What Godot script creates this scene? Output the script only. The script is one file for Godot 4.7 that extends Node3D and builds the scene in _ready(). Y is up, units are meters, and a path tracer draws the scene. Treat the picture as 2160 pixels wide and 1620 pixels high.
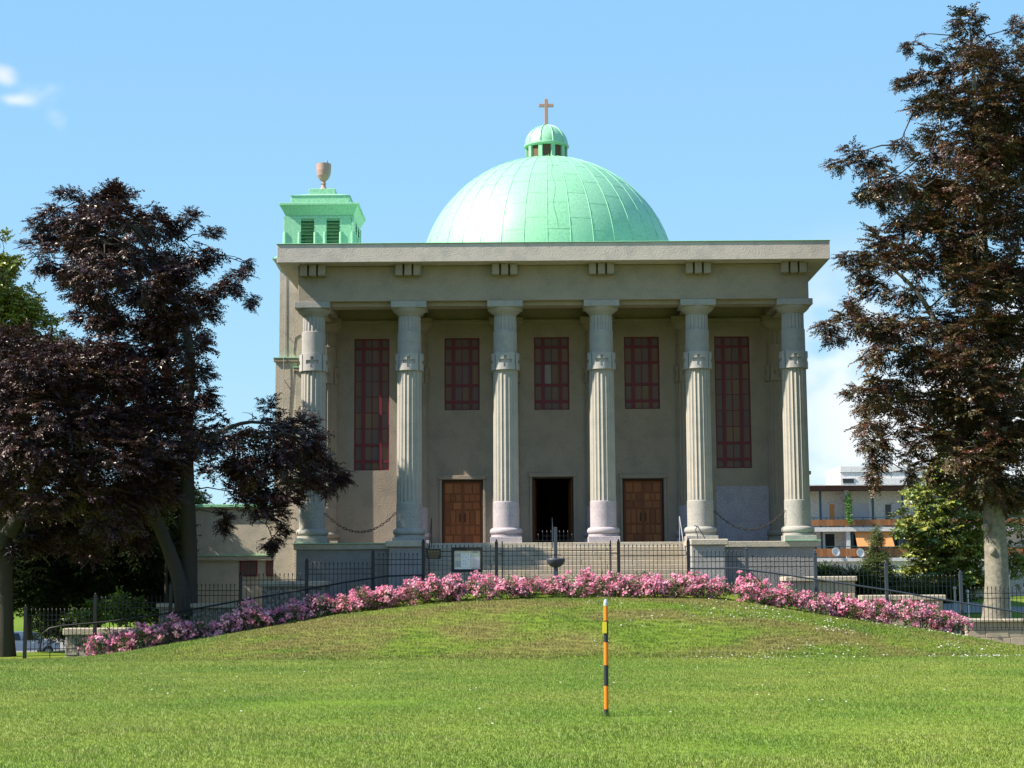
extends Node3D

# ---------------------------------------------------------------- photograph geometry
const FPX := 3600.0                      # focal length in photo pixels (2160 x 1620)
const CAM := Vector3(-1.2, 1.6, 65.0)
const CAM_ROT := Vector3(0.1211, 0.0061, -0.006)
const FLOOR_Y := 3.42                    # portico floor
const COLX := [-9.22, -5.53, -1.845, 1.845, 5.53, 9.22]

var cam_basis := Basis.from_euler(CAM_ROT)
var rng := RandomNumberGenerator.new()
var mat := {}
var taken := {}
var grass_noise := FastNoiseLite.new()
var lump_noise := FastNoiseLite.new()


class MB:
	var v := PackedVector3Array()
	var n := PackedVector3Array()
	var c := PackedColorArray()
	var col := Color.WHITE

	func tri(a: Vector3, b: Vector3, d: Vector3, na: Vector3, nb: Vector3, nd: Vector3) -> void:
		v.append(a); v.append(d); v.append(b)
		n.append(na); n.append(nd); n.append(nb)
		c.append(col); c.append(col); c.append(col)

	func quad(a: Vector3, b: Vector3, d: Vector3, e: Vector3) -> void:
		var m := (d - a).cross(e - b).normalized()
		tri(a, b, d, m, m, m)
		tri(a, d, e, m, m, m)

	func squad(a: Vector3, b: Vector3, d: Vector3, e: Vector3, na: Vector3, nb: Vector3, nd: Vector3, ne: Vector3) -> void:
		tri(a, b, d, na, nb, nd)
		tri(a, d, e, na, nd, ne)

	func poly(p: Array, center: Vector3) -> void:
		var mid := Vector3.ZERO
		for q in p:
			mid += q
		mid /= p.size()
		var m: Vector3 = (p[1] - p[0]).cross(p[2] - p[0]).normalized()
		if m.dot(mid - center) < 0.0:
			p.reverse()
			m = -m
		for i in range(1, p.size() - 1):
			tri(p[0], p[i], p[i + 1], m, m, m)

	func box(lo: Vector3, hi: Vector3, ch := 0.0, xf := Transform3D()) -> void:
		var mid := xf * ((lo + hi) * 0.5)
		var h := (hi - lo) * 0.5
		var o := (lo + hi) * 0.5
		for axis in 3:
			for s in [-1.0, 1.0]:
				var pts := []
				for q in [[-1, -1], [1, -1], [1, 1], [-1, 1]]:
					var p := Vector3.ZERO
					p[axis] = s * h[axis]
					p[(axis + 1) % 3] = q[0] * (h[(axis + 1) % 3] - ch)
					p[(axis + 2) % 3] = q[1] * (h[(axis + 2) % 3] - ch)
					pts.append(xf * (o + p))
				poly(pts, mid)
		if ch > 0.0:
			for axis in 3:
				var a1 := (axis + 1) % 3
				var a2 := (axis + 2) % 3
				for s in [-1.0, 1.0]:
					for t in [-1.0, 1.0]:
						var pts := []
						for q in [[-1, 0], [1, 0], [1, 1], [-1, 1]]:
							var p := Vector3.ZERO
							p[axis] = q[0] * (h[axis] - ch)
							p[a1] = s * (h[a1] - (ch if q[1] == 1 else 0.0))
							p[a2] = t * (h[a2] - (ch if q[1] == 0 else 0.0))
							pts.append(xf * (o + p))
						poly(pts, mid)
			for sx in [-1.0, 1.0]:
				for sy in [-1.0, 1.0]:
					for sz in [-1.0, 1.0]:
						poly([xf * (o + Vector3(sx * h.x, sy * (h.y - ch), sz * (h.z - ch))), xf * (o + Vector3(sx * (h.x - ch), sy * h.y, sz * (h.z - ch))), xf * (o + Vector3(sx * (h.x - ch), sy * (h.y - ch), sz * h.z))], mid)

	# frustum of a square: bottom half sizes b at y0, top half sizes t at y1
	func taper(center: Vector3, b: Vector2, t: Vector2, height: float) -> void:
		var mid := center + Vector3(0, height * 0.5, 0)
		var lo := []
		var hi := []
		for q in [[-1, -1], [1, -1], [1, 1], [-1, 1]]:
			lo.append(center + Vector3(q[0] * b.x, 0, q[1] * b.y))
			hi.append(center + Vector3(q[0] * t.x, height, q[1] * t.y))
		for i in 4:
			var j := (i + 1) % 4
			poly([lo[i], lo[j], hi[j], hi[i]], mid)
		poly(lo, mid)
		poly(hi, mid)

	func tube(p: Array, r: Array, sides := 7, caps := true) -> void:
		var rings := []
		var norms := []
		var side := Vector3.ZERO
		for i in p.size():
			var dir: Vector3 = (p[mini(i + 1, p.size() - 1)] - p[maxi(i - 1, 0)]).normalized()
			if side == Vector3.ZERO:
				side = dir.cross(Vector3.UP if absf(dir.y) < 0.9 else Vector3.RIGHT).normalized()
			else:
				side = (side - dir * side.dot(dir)).normalized()
			var up := dir.cross(side)
			var ring := []
			var nn := []
			for k in sides:
				var a := TAU * k / sides
				var m: Vector3 = side * cos(a) + up * sin(a)
				ring.append(p[i] + m * float(r[i]))
				nn.append(m)
			rings.append(ring)
			norms.append(nn)
		for i in p.size() - 1:
			for k in sides:
				var j := (k + 1) % sides
				squad(rings[i][k], rings[i][j], rings[i + 1][j], rings[i + 1][k], norms[i][k], norms[i][j], norms[i + 1][j], norms[i + 1][k])
		if caps:
			poly(rings[0].duplicate(), p[1])
			poly(rings[-1].duplicate(), p[-2])

	# profile: array of Vector2(radius, y); smooth along the profile where asked
	func lathe(profile: Array, at: Vector3, segs := 40, smooth := false, from := 0.0, to := TAU) -> void:
		for i in profile.size() - 1:
			var a: Vector2 = profile[i]
			var b: Vector2 = profile[i + 1]
			var flat := Vector2(b.y - a.y, a.x - b.x).normalized()
			var na := flat
			var nb := flat
			if smooth:
				if i > 0:
					var z: Vector2 = profile[i - 1]
					na = (flat + Vector2(a.y - z.y, z.x - a.x).normalized()).normalized()
				if i < profile.size() - 2:
					var z: Vector2 = profile[i + 2]
					nb = (flat + Vector2(z.y - b.y, b.x - z.x).normalized()).normalized()
			for k in segs:
				var t0 := from + (to - from) * k / segs
				var t1 := from + (to - from) * (k + 1) / segs
				var d0 := Vector3(sin(t0), 0, cos(t0))
				var d1 := Vector3(sin(t1), 0, cos(t1))
				var up := Vector3.UP
				squad(at + d0 * a.x + up * a.y, at + d1 * a.x + up * a.y, at + d1 * b.x + up * b.y, at + d0 * b.x + up * b.y,
					d0 * na.x + up * na.y, d1 * na.x + up * na.y, d1 * nb.x + up * nb.y, d0 * nb.x + up * nb.y)

	func ball(at: Vector3, r: float, ry := 0.0, segs := 10, rows := 6) -> void:
		var prof := []
		for i in rows + 1:
			var a := -PI / 2 + PI * i / rows
			prof.append(Vector2(cos(a) * r, sin(a) * (ry if ry > 0.0 else r)))
		lathe(prof, at, segs, true)

	func mesh() -> ArrayMesh:
		var arr := []
		arr.resize(Mesh.ARRAY_MAX)
		arr[Mesh.ARRAY_VERTEX] = v
		arr[Mesh.ARRAY_NORMAL] = n
		arr[Mesh.ARRAY_COLOR] = c
		var m := ArrayMesh.new()
		m.add_surface_from_arrays(Mesh.PRIMITIVE_TRIANGLES, arr)
		return m


# ---------------------------------------------------------------- node helpers
func numbered(called: String) -> String:
	if not taken.has(called):
		taken[called] = 0
		return called
	taken[called] += 1
	return "%s_%03d" % [called, taken[called]]


func thing(called: String, label: String, category: String, where := Vector3.ZERO, group := "") -> Node3D:
	var o := Node3D.new()
	o.name = numbered(called)
	add_child(o)
	o.position = where
	tag(o, label, category, group)
	return o


func tag(o: Node, label: String, category: String, group := "", kind := "") -> void:
	o.set_meta("label", label)
	if category: o.set_meta("category", category)
	if group: o.set_meta("group", group)
	if kind: o.set_meta("kind", kind)


func part(called: String, m: Variant, material: Material, parent: Node) -> MeshInstance3D:
	var o := MeshInstance3D.new()
	o.name = called if parent != self else numbered(called)
	o.mesh = m.mesh() if m is MB else m
	o.material_override = material
	parent.add_child(o, true)
	return o


func group_node(called: String, parent: Node, where := Vector3.ZERO) -> Node3D:
	var o := Node3D.new()
	o.name = called
	parent.add_child(o, true)
	o.position = where
	return o


func bx(lo: Vector3, hi: Vector3, ch := 0.0) -> MB:
	var m := MB.new()
	m.box(Vector3(minf(lo.x, hi.x), minf(lo.y, hi.y), minf(lo.z, hi.z)), Vector3(maxf(lo.x, hi.x), maxf(lo.y, hi.y), maxf(lo.z, hi.z)), ch)
	return m


func V(x: float, y: float, z: float) -> Vector3:
	return Vector3(x, y, z)


# a photo pixel and the z plane of the thing it belongs to
func at(px: float, py: float, z: float) -> Vector3:
	var d := cam_basis * Vector3((px - 1080.0) / FPX, -(py - 810.0) / FPX, -1.0)
	return CAM + d * ((z - CAM.z) / d.z)


# ---------------------------------------------------------------- materials
func lin(r: float, g: float, b: float) -> Color:
	return Color(r, g, b).linear_to_srgb()


func noise_tex(size: int, freq: float, octaves: int, lo: float, hi: float, sd: int, warm := 0.0, gain := 0.5) -> ImageTexture:
	var fn := FastNoiseLite.new()
	fn.noise_type = FastNoiseLite.TYPE_SIMPLEX_SMOOTH
	fn.seed = sd
	fn.frequency = freq
	fn.fractal_octaves = octaves
	fn.fractal_gain = gain
	var src := fn.get_seamless_image(size, size)
	src.convert(Image.FORMAT_L8)
	var d := src.get_data()
	var out := PackedByteArray()
	out.resize(size * size * 3)
	for i in size * size:
		var t := d[i] / 255.0
		var k := lerpf(lo, hi, t)
		out[i * 3] = int(clampf(k + warm * (t - 0.5), 0, 1) * 255)
		out[i * 3 + 1] = int(clampf(k, 0, 1) * 255)
		out[i * 3 + 2] = int(clampf(k - warm * (t - 0.5), 0, 1) * 255)
	return ImageTexture.create_from_image(Image.create_from_data(size, size, false, Image.FORMAT_RGB8, out))


func surf(name_: String, color: Color, rough: float, tex: Texture2D = null, tile := 4.0, bump: Texture2D = null, bump_cm := 0.0, bump_tile := 1.0, stain: Texture2D = null, stain_tile := 11.0) -> StandardMaterial3D:
	var m := StandardMaterial3D.new()
	m.resource_name = name_
	m.albedo_color = color
	m.roughness = rough
	m.metallic_specular = 0.4
	if tex:
		m.albedo_texture = tex
	if tex or bump:
		m.uv1_triplanar = true
		m.uv1_world_triplanar = true
		m.uv1_scale = Vector3.ONE / tile
	if bump:
		m.heightmap_enabled = true
		m.heightmap_texture = bump
		m.heightmap_scale = bump_cm
	if stain:
		m.detail_enabled = true
		m.detail_blend_mode = BaseMaterial3D.BLEND_MODE_MUL
		m.detail_albedo = stain
		m.detail_uv_layer = BaseMaterial3D.DETAIL_UV_2
		m.uv2_triplanar = true
		m.uv2_world_triplanar = true
		m.uv2_scale = Vector3.ONE / stain_tile
	mat[name_] = m
	return m


func make_materials() -> void:
	var grain := noise_tex(1024, 0.045, 5, 0.80, 1.10, 11, 0.02, 0.85)
	var bump := noise_tex(512, 0.06, 4, 0.0, 1.0, 12, 0.0, 0.65)
	var stain := noise_tex(512, 0.014, 6, 0.90, 1.07, 13, 0.03, 0.65)
	var fine := noise_tex(512, 0.04, 4, 0.82, 1.06, 14, 0.02, 0.6)
	surf("stucco", lin(0.345, 0.29, 0.235), 0.92, grain, 3.0, bump, 0.7, 1.0, stain, 9.0)
	surf("cornice", lin(0.565, 0.5, 0.46), 0.92, grain, 2.6, bump, 0.8, 1.0, stain, 7.0)
	surf("stone", lin(0.4, 0.378, 0.338), 0.88, grain, 2.2, bump, 0.6, 1.0, stain, 6.0)
	surf("capital", lin(0.37, 0.352, 0.34), 0.88, grain, 2.2, bump, 0.6, 1.0, stain, 5.0)
	surf("band", lin(0.41, 0.397, 0.39), 0.85, grain, 2.2, bump, 0.4, 1.0, stain, 5.0)
	surf("towerwall", lin(0.52, 0.465, 0.385), 0.92, grain, 3.0, bump, 0.7, 1.0, stain, 6.0)
	surf("floor", lin(0.17, 0.16, 0.145), 0.9, grain, 2.0)  # portico floor, toned down to send less light upward
	surf("lilac", lin(0.46, 0.41, 0.45), 0.8, fine, 1.8, bump, 0.7, 1.0, stain, 7.0)
	surf("greypaint", lin(0.385, 0.375, 0.355), 0.8, fine, 1.8, bump, 0.7, 1.0, stain, 7.0)
	surf("patch", lin(0.4, 0.37, 0.43), 0.85, fine, 2.0, bump, 0.7, 1.0, stain, 5.0)
	surf("plinth", lin(0.295, 0.285, 0.285), 0.9, grain, 2.5, bump, 1.0, 1.0, stain, 6.0)
	surf("coping", lin(0.47, 0.42, 0.34), 0.88, grain, 2.0, bump, 1.0, 1.0, stain, 3.0)
	surf("step", lin(0.43, 0.37, 0.285), 0.88, grain, 1.7, bump, 0.8, 1.0, stain, 4.0)
	surf("step2", lin(0.38, 0.33, 0.26), 0.88, grain, 1.9, bump, 0.8, 1.0, stain, 3.0)
	surf("oldstone", lin(0.42, 0.40, 0.36), 0.9, grain, 1.1, bump, 2.5, 1.0, noise_tex(512, 0.02, 5, 0.42, 1.25, 17, 0.02, 0.6), 1.6)
	surf("copper", lin(0.275, 0.6, 0.375), 0.42, fine, 2.4, bump, 0.2, 1.0)
	surf("copper2", lin(0.29, 0.61, 0.39), 0.40, fine, 2.9, bump, 0.2, 1.0)
	surf("copper3", lin(0.26, 0.58, 0.36), 0.46, fine, 3.3, bump, 0.2, 1.0)
	for k in ["copper", "copper2", "copper3"]:
		mat[k].metallic_specular = 0.6
	surf("seam", lin(0.25, 0.56, 0.36), 0.5)
	surf("louvre", lin(0.012, 0.075, 0.025), 0.6)
	surf("bronze", lin(0.42, 0.27, 0.245), 0.55, fine, 0.8)
	surf("maroon", lin(0.16, 0.018, 0.034), 0.5, fine, 1.0)
	surf("pane_brown", lin(0.175, 0.115, 0.09), 0.28, fine, 0.7)
	surf("pane_mauve", lin(0.145, 0.105, 0.098), 0.25, fine, 0.8)
	surf("pane_amber", lin(0.205, 0.14, 0.085), 0.3, fine, 0.6)
	surf("pane_grey", lin(0.26, 0.25, 0.25), 0.25, fine, 0.9)
	surf("pane_rust", lin(0.19, 0.115, 0.082), 0.3, fine, 0.6)
	surf("wood", lin(0.3, 0.095, 0.03), 0.5, fine, 0.5)
	surf("wood2", lin(0.225, 0.07, 0.024), 0.55, fine, 0.4)
	surf("wood3", lin(0.36, 0.13, 0.04), 0.5, fine, 0.6)
	surf("darkwood", lin(0.03, 0.018, 0.013), 0.6)
	surf("lanternwood", lin(0.11, 0.06, 0.035), 0.6)
	surf("iron", lin(0.012, 0.014, 0.02), 0.45)
	surf("steel", lin(0.045, 0.055, 0.075), 0.45)
	surf("galva", lin(0.30, 0.31, 0.33), 0.4)
	surf("chain", lin(0.035, 0.028, 0.024), 0.6)
	surf("black", lin(0.012, 0.012, 0.014), 0.5)
	surf("gold", lin(0.22, 0.17, 0.07), 0.5)
	surf("orange", lin(0.80, 0.20, 0.015), 0.45)
	surf("navy", lin(0.022, 0.026, 0.034), 0.5)
	surf("zinc", lin(0.36, 0.42, 0.46), 0.3)
	surf("yellow", lin(0.75, 0.58, 0.03), 0.5)
	surf("paper", lin(0.48, 0.54, 0.62), 0.8)
	surf("paper_pink", lin(0.46, 0.39, 0.52), 0.8)
	surf("paper_green", lin(0.24, 0.32, 0.22), 0.8)
	surf("paper_yellow", lin(0.40, 0.33, 0.12), 0.8)
	surf("paper_blue", lin(0.04, 0.10, 0.20), 0.8)
	surf("paper_dot", lin(0.10, 0.12, 0.18), 0.8)
	surf("soil", lin(0.05, 0.038, 0.026), 1.0, grain, 1.0)
	surf("dark_grey", lin(0.11, 0.105, 0.1), 0.95, grain, 1.5, bump, 0.8, 1.0)  # tone for the added sheet that cuts bounce light
	surf("paving", lin(0.20, 0.19, 0.175), 0.95, grain, 2.0)
	surf("gravel", lin(0.34, 0.29, 0.23), 1.0, grain, 1.2, bump, 1.5, 1.0)
	surf("bark", lin(0.06, 0.055, 0.045), 0.9, grain, 0.9, bump, 2.0, 1.0)
	surf("barklight", lin(0.24, 0.225, 0.185), 0.85, noise_tex(512, 0.02, 5, 0.72, 1.12, 21, 0.04, 0.6), 2.3, bump, 1.0, 1.0)
	surf("apartment", lin(0.72, 0.66, 0.6), 0.9, fine, 4.0)
	surf("white", lin(0.74, 0.73, 0.74), 0.85, fine, 5.0)
	surf("slab", lin(0.62, 0.60, 0.62), 0.85, fine, 4.0)
	surf("fascia", lin(0.075, 0.03, 0.022), 0.7)
	surf("board", lin(0.26, 0.105, 0.04), 0.6, fine, 1.2)
	surf("board2", lin(0.32, 0.14, 0.06), 0.6, fine, 1.0)
	surf("teal", lin(0.03, 0.075, 0.095), 0.5)
	surf("awning", lin(0.62, 0.27, 0.10), 0.8)
	surf("glassdark", lin(0.02, 0.024, 0.028), 0.1)
	surf("shutter", lin(0.50, 0.48, 0.52), 0.7)
	surf("carpaint", lin(0.30, 0.36, 0.44), 0.25)
	surf("rubber", lin(0.015, 0.015, 0.015), 0.8)
	for k in ["leaf", "needle", "grass", "petal"]:
		var m := surf(k, Color.WHITE, 0.5)
		m.vertex_color_use_as_albedo = true
		m.cull_mode = BaseMaterial3D.CULL_DISABLED
		m.backlight_enabled = true
		m.backlight = Color(0.7, 0.7, 0.7)
	mat.leaf.roughness = 0.40
	mat.leaf.metallic_specular = 0.5
	mat.leaf.backlight = Color(0.5, 0.45, 0.4)
	mat.needle.roughness = 0.65
	mat.needle.metallic_specular = 0.25
	for k in ["pane_brown", "pane_mauve", "pane_amber", "pane_grey", "pane_rust"]: mat[k].metallic_specular = 0.25
	mat.grass.roughness = 0.55
	mat.petal.roughness = 0.7
	mat.petal.backlight = Color(0.7, 0.7, 0.7)
	var ground := surf("ground", Color.WHITE, 1.0, noise_tex(1024, 0.05, 5, 0.55, 1.25, 31, 0.08, 0.8), 3.0, bump, 3.0, 1.0)
	ground.vertex_color_use_as_albedo = true
	ground.metallic_specular = 0.1


# ---------------------------------------------------------------- ground shape
const EDGE := [[-60.0, -0.649], [-20.0, -0.496], [-16.1, -0.444], [-14.65, -0.383], [-11.7, 0.097], [-8.7, 0.588], [-7.2, 0.854], [-4.25, 1.181], [-2.76, 1.273], [-1.27, 1.334], [1.5, 1.355], [4.68, 1.304], [5.57, 1.242], [6.9, 0.997], [9.1, 0.629], [12.06, 0.251], [14.4, -0.26], [20.0, -0.496], [60.0, -0.649]]


func edge_y(x: float) -> float:
	for i in EDGE.size() - 1:
		if x <= EDGE[i + 1][0]:
			var t: float = clampf((x - EDGE[i][0]) / (EDGE[i + 1][0] - EDGE[i][0]), 0, 1)
			return lerpf(EDGE[i][1], EDGE[i + 1][1], t)
	return -0.6


func soft_edge(x: float) -> float:
	return (edge_y(x - 0.6) + edge_y(x) * 2.0 + edge_y(x + 0.6)) * 0.25


func fence_y(x: float) -> float:
	var e := soft_edge(x)
	return e + 0.45 * clampf((e + 0.3) / 1.5, 0, 1) - 0.1


func ground_y(x: float, z: float) -> float:
	if z >= 17.0:
		return -0.006 * (65.0 - z) + 0.02 * grass_noise.get_noise_2d(x * 3.0, z * 3.0)
	var toe := -0.288
	var e := soft_edge(x)
	if z >= 9.8:
		var t := (17.0 - z) / 7.2
		var k := 0.55 * t * (2.0 - t) + 0.45 * t * t * (3.0 - 2.0 * t)
		return lerpf(toe, e, k) + 0.05 * grass_noise.get_noise_2d(x * 2.0, z * 2.0) * sin(t * PI)
	var f := fence_y(x)
	if z >= 6.0:
		return lerpf(e, f, (9.8 - z) / 3.8)
	var yard := f if absf(x) > 10.0 else lerpf(1.75, f, smoothstep(6.0, 10.0, absf(x)))
	if z >= 2.0:
		return lerpf(f, yard, (6.0 - z) / 4.0)
	var far := clampf(-0.3 + 0.058 * x, -2.6, 1.2)
	return lerpf(yard, far, smoothstep(2.0, -30.0, z))


func _ready() -> void:
	rng.seed = 7
	grass_noise.seed = 5
	grass_noise.frequency = 0.09
	grass_noise.fractal_octaves = 4
	lump_noise.seed = 9
	lump_noise.frequency = 0.55
	lump_noise.fractal_octaves = 2
	# ---- camera
	var cam := Camera3D.new()
	cam.name = "camera"
	cam.position = CAM
	cam.rotation = CAM_ROT
	cam.fov = rad_to_deg(2.0 * atan(810.0 / FPX))
	cam.near = 0.1
	cam.far = 1500.0
	add_child(cam)
	cam.current = true
	# ---- sky and exposure
	var env := Environment.new()
	env.background_mode = Environment.BG_SKY
	env.sky = Sky.new()
	env.sky.sky_material = make_sky()
	env.tonemap_mode = Environment.TONE_MAPPER_LINEAR
	env.tonemap_exposure = 2.2
	env.sdfgi_enabled = true
	env.ssao_enabled = true
	env.ssil_enabled = true
	var we := WorldEnvironment.new()
	we.name = "environment"
	we.environment = env
	add_child(we)
	# ---- sun: from the left, a little in front of the facade, 44 degrees high
	var sun := DirectionalLight3D.new()
	sun.name = "sun"
	sun.light_energy = 1.6
	sun.light_color = Color(1.0, 0.955, 0.88)
	sun.light_angular_distance = 0.53
	sun.shadow_enabled = true
	add_child(sun)
	sun.look_at_from_position(Vector3.ZERO, Vector3(1.0, -1.0, -0.25), Vector3.UP)
	make_materials()
	sprays.small = spray_mesh(4, 14, 0.3, 0.10, 0.08, 0.8)
	build_ground()
	build_church()
	build_apartments()
	build_trees()
	build_fence()
	build_yard()
	build_roses()
	build_pole()
	build_grass()


# ---------------------------------------------------------------- sky
func make_sky() -> PanoramaSkyMaterial:
	var w := 4096
	var h := 2048
	var fn := FastNoiseLite.new()
	fn.seed = 3
	fn.frequency = 1.0
	fn.fractal_octaves = 5
	var im := Image.create_empty(w, h, false, Image.FORMAT_RGBF)
	for y in h:
		var el := PI * (0.5 - (y + 0.5) / h)
		var s := sin(el)
		var base: Color
		if s >= 0.0:
			base = Color(0.105, 0.235, 0.43).lerp(Color(0.220, 0.395, 0.50), pow(1.0 - s, 2.8))
			base = base.lerp(Color(0.36, 0.445, 0.48), pow(1.0 - s, 13.0) * 0.75)
		else:
			base = Color(0.10, 0.11, 0.07)
		im.fill_rect(Rect2i(0, y, w, 1), base)
		if s <= 0.0 or s > 0.34: continue
		var ce := cos(el)
		var band := smoothstep(0.40, 0.10, s)
		for x in w:
			var az := wrapf(TAU * (x + 0.5) / w, -PI, PI)
			# cumulus lies along the horizon, with a clear gap where the church stands
			var where := maxf(smoothstep(0.10, 0.22, az), smoothstep(-0.55, -0.9, az))
			var near_puff := absf(az + 0.297) < 0.03 and absf(el - 0.285) < 0.025
			if where < 0.01 and not near_puff: continue
			var d := Vector3(sin(az) * ce, s, -cos(az) * ce)
			var fine := fn.get_noise_3d(d.x * 17.0 + 7.0, d.y * 24.0, d.z * 17.0)
			var cover := 0.0
			if where >= 0.01:
				var n := fn.get_noise_3d(d.x * 4.0, d.y * 8.0, d.z * 4.0)
				cover = smoothstep(0.02, 0.50, n * 0.75 + fine * 0.5 + 0.34 * band + 0.07) * where * smoothstep(0.22, 0.12, s) * 0.9
			if near_puff:
				var ux := az * ce
				var p := exp(-pow((ux + 0.2905) / 0.0095, 2.0) - pow((el - 0.2905) / 0.0072, 2.0)) + 0.75 * exp(-pow((ux + 0.2870) / 0.012, 2.0) - pow((el - 0.2762) / 0.0032, 2.0))
				cover = maxf(cover, smoothstep(0.15, 1.0, p + fine * 0.9) * 0.8)
			if cover > 0.003:
				im.set_pixel(x, y, base.lerp(Color(0.50, 0.50, 0.505) * (1.0 + 0.18 * fine), cover))
	var m := PanoramaSkyMaterial.new()
	m.panorama = ImageTexture.create_from_image(im)
	return m


# ---------------------------------------------------------------- ground sheet
func lawn_tone(x: float, z: float) -> Color:
	var a := grass_noise.get_noise_2d(x * 1.3, z * 1.3 + 40.0)
	var b := grass_noise.get_noise_2d(x * 5.0 + 90.0, z * 5.0)
	var green := Color(0.160, 0.255, 0.036).lerp(Color(0.222, 0.288, 0.052), clampf(0.5 + a * 1.3, 0, 1))
	green = green.lerp(Color(0.09, 0.19, 0.022), clampf(b * 1.4, 0, 1) * 0.6)
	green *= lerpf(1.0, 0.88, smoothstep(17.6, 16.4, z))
	# worn, dry grass on the bank
	var dry := smoothstep(18.0, 15.5, z) * smoothstep(8.8, 10.8, z) * smoothstep(-12.0, -8.0, x) * smoothstep(15.0, 9.0, x)
	var worn := grass_noise.get_noise_2d(x * 2.2 + 11.0, z * 4.0 + 7.0)
	green = green.lerp(Color(0.215, 0.185, 0.07), dry * clampf(0.42 + worn * 1.6 - 0.02 * x, 0.0, 0.78))
	return green


func build_ground() -> void:
	var xs := []
	var zs := []
	for q in [-900.0, -400.0, -200.0, -120.0, -80.0, -60.0, -50.0, -40.0, -34.0]: xs.append(q)
	for i in 121: xs.append(-30.0 + i * 0.5)
	for q in [34.0, 40.0, 50.0, 60.0, 80.0, 120.0, 200.0, 400.0, 900.0]: xs.append(q)
	for q in [-1200.0, -500.0, -250.0, -150.0, -100.0, -70.0, -50.0, -40.0, -30.0, -24.0, -18.0, -12.0, -6.0, -3.0, 0.0]: zs.append(q)
	for i in 59: zs.append(2.0 + i * 0.3)
	for q in [20.0, 21.0, 22.0, 24.0, 26.0, 28.0, 30.0, 33.0, 36.0, 40.0, 45.0, 50.0, 56.0, 65.0, 80.0, 120.0, 250.0]: zs.append(q)
	var m := MB.new()
	var pos := []
	var col := []
	for j in zs.size():
		var row := []
		var crow := []
		for i in xs.size():
			var x: float = xs[i]
			var z: float = zs[j]
			row.append(V(x, ground_y(x, z), z))
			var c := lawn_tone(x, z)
			crow.append(c)
		pos.append(row)
		col.append(crow)
	var idx := PackedInt32Array()
	var nx := xs.size()
	for j in zs.size():
		for i in nx:
			var l: Vector3 = pos[j][maxi(i - 1, 0)]
			var r: Vector3 = pos[j][mini(i + 1, nx - 1)]
			var u: Vector3 = pos[maxi(j - 1, 0)][i]
			var d: Vector3 = pos[mini(j + 1, zs.size() - 1)][i]
			m.v.append(pos[j][i])
			m.n.append((d - u).cross(r - l).normalized())
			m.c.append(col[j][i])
	for j in zs.size() - 1:
		for i in nx - 1:
			var a := j * nx + i
			for q in [a, a + 1, a + nx, a + 1, a + nx + 1, a + nx]: idx.append(q)
	var arr := []
	arr.resize(Mesh.ARRAY_MAX)
	arr[Mesh.ARRAY_VERTEX] = m.v
	arr[Mesh.ARRAY_NORMAL] = m.n
	arr[Mesh.ARRAY_COLOR] = m.c
	arr[Mesh.ARRAY_INDEX] = idx
	var am := ArrayMesh.new()
	am.add_surface_from_arrays(Mesh.PRIMITIVE_TRIANGLES, arr)
	var g := part("ground", am, mat.ground, self)
	tag(g, "green lawn rising to a low bank before the church", "", "", "structure")
	var sr := MB.new()
	for i in 24:
		var x0 := -120.0 + i * 10.0
		var x1 := x0 + 10.0
		for q in [[-24.0, -18.0], [-30.0, -24.0], [-40.0, -30.0], [-50.0, -40.0], [-70.0, -50.0], [-100.0, -70.0]]:
			sr.quad(V(x0, ground_y(x0, q[1]) + 0.05, q[1]), V(x1, ground_y(x1, q[1]) + 0.05, q[1]), V(x1, ground_y(x1, q[0]) + 0.05, q[0]), V(x0, ground_y(x0, q[0]) + 0.05, q[0]))
	var street := part("street", sr, mat.paving, self)  # sheet added so less green light bounces onto the houses behind
	tag(street, "grey paved street and yards added against green bounce light", "", "", "structure")
	var fc := MB.new()
	for i in 20:
		var x0 := -10.0 + i
		var x1 := x0 + 1.0
		for j in 5:
			var z0 := 1.0 + j
			fc.quad(V(x0, ground_y(x0, z0 + 1.0) + 0.015, z0 + 1.0), V(x1, ground_y(x1, z0 + 1.0) + 0.015, z0 + 1.0), V(x1, ground_y(x1, z0) + 0.015, z0), V(x0, ground_y(x0, z0) + 0.015, z0))
	var bounce_cut := part("bounce_cut_sheet", fc, mat.dark_grey, self)  # dark sheet added to weaken light bounced up into the portico
	tag(bounce_cut, "dark sheet added before the church stairs to cut bounce light", "", "", "structure")
	# gravel path behind the fence, right of the church
	var p := MB.new()
	for i in 16:
		var x0 := 10.5 + i * 1.5
		var x1 := x0 + 1.5
		p.quad(V(x0, ground_y(x0, 5.4) + 0.012, 5.4), V(x1, ground_y(x1, 5.4) + 0.012, 5.4), V(x1, ground_y(x1, 2.6) + 0.012, 2.6), V(x0, ground_y(x0, 2.6) + 0.012, 2.6))
	var path := part("path", p, mat.gravel, self)
	tag(path, "pale gravel path behind the iron fence", "", "", "structure")


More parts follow.
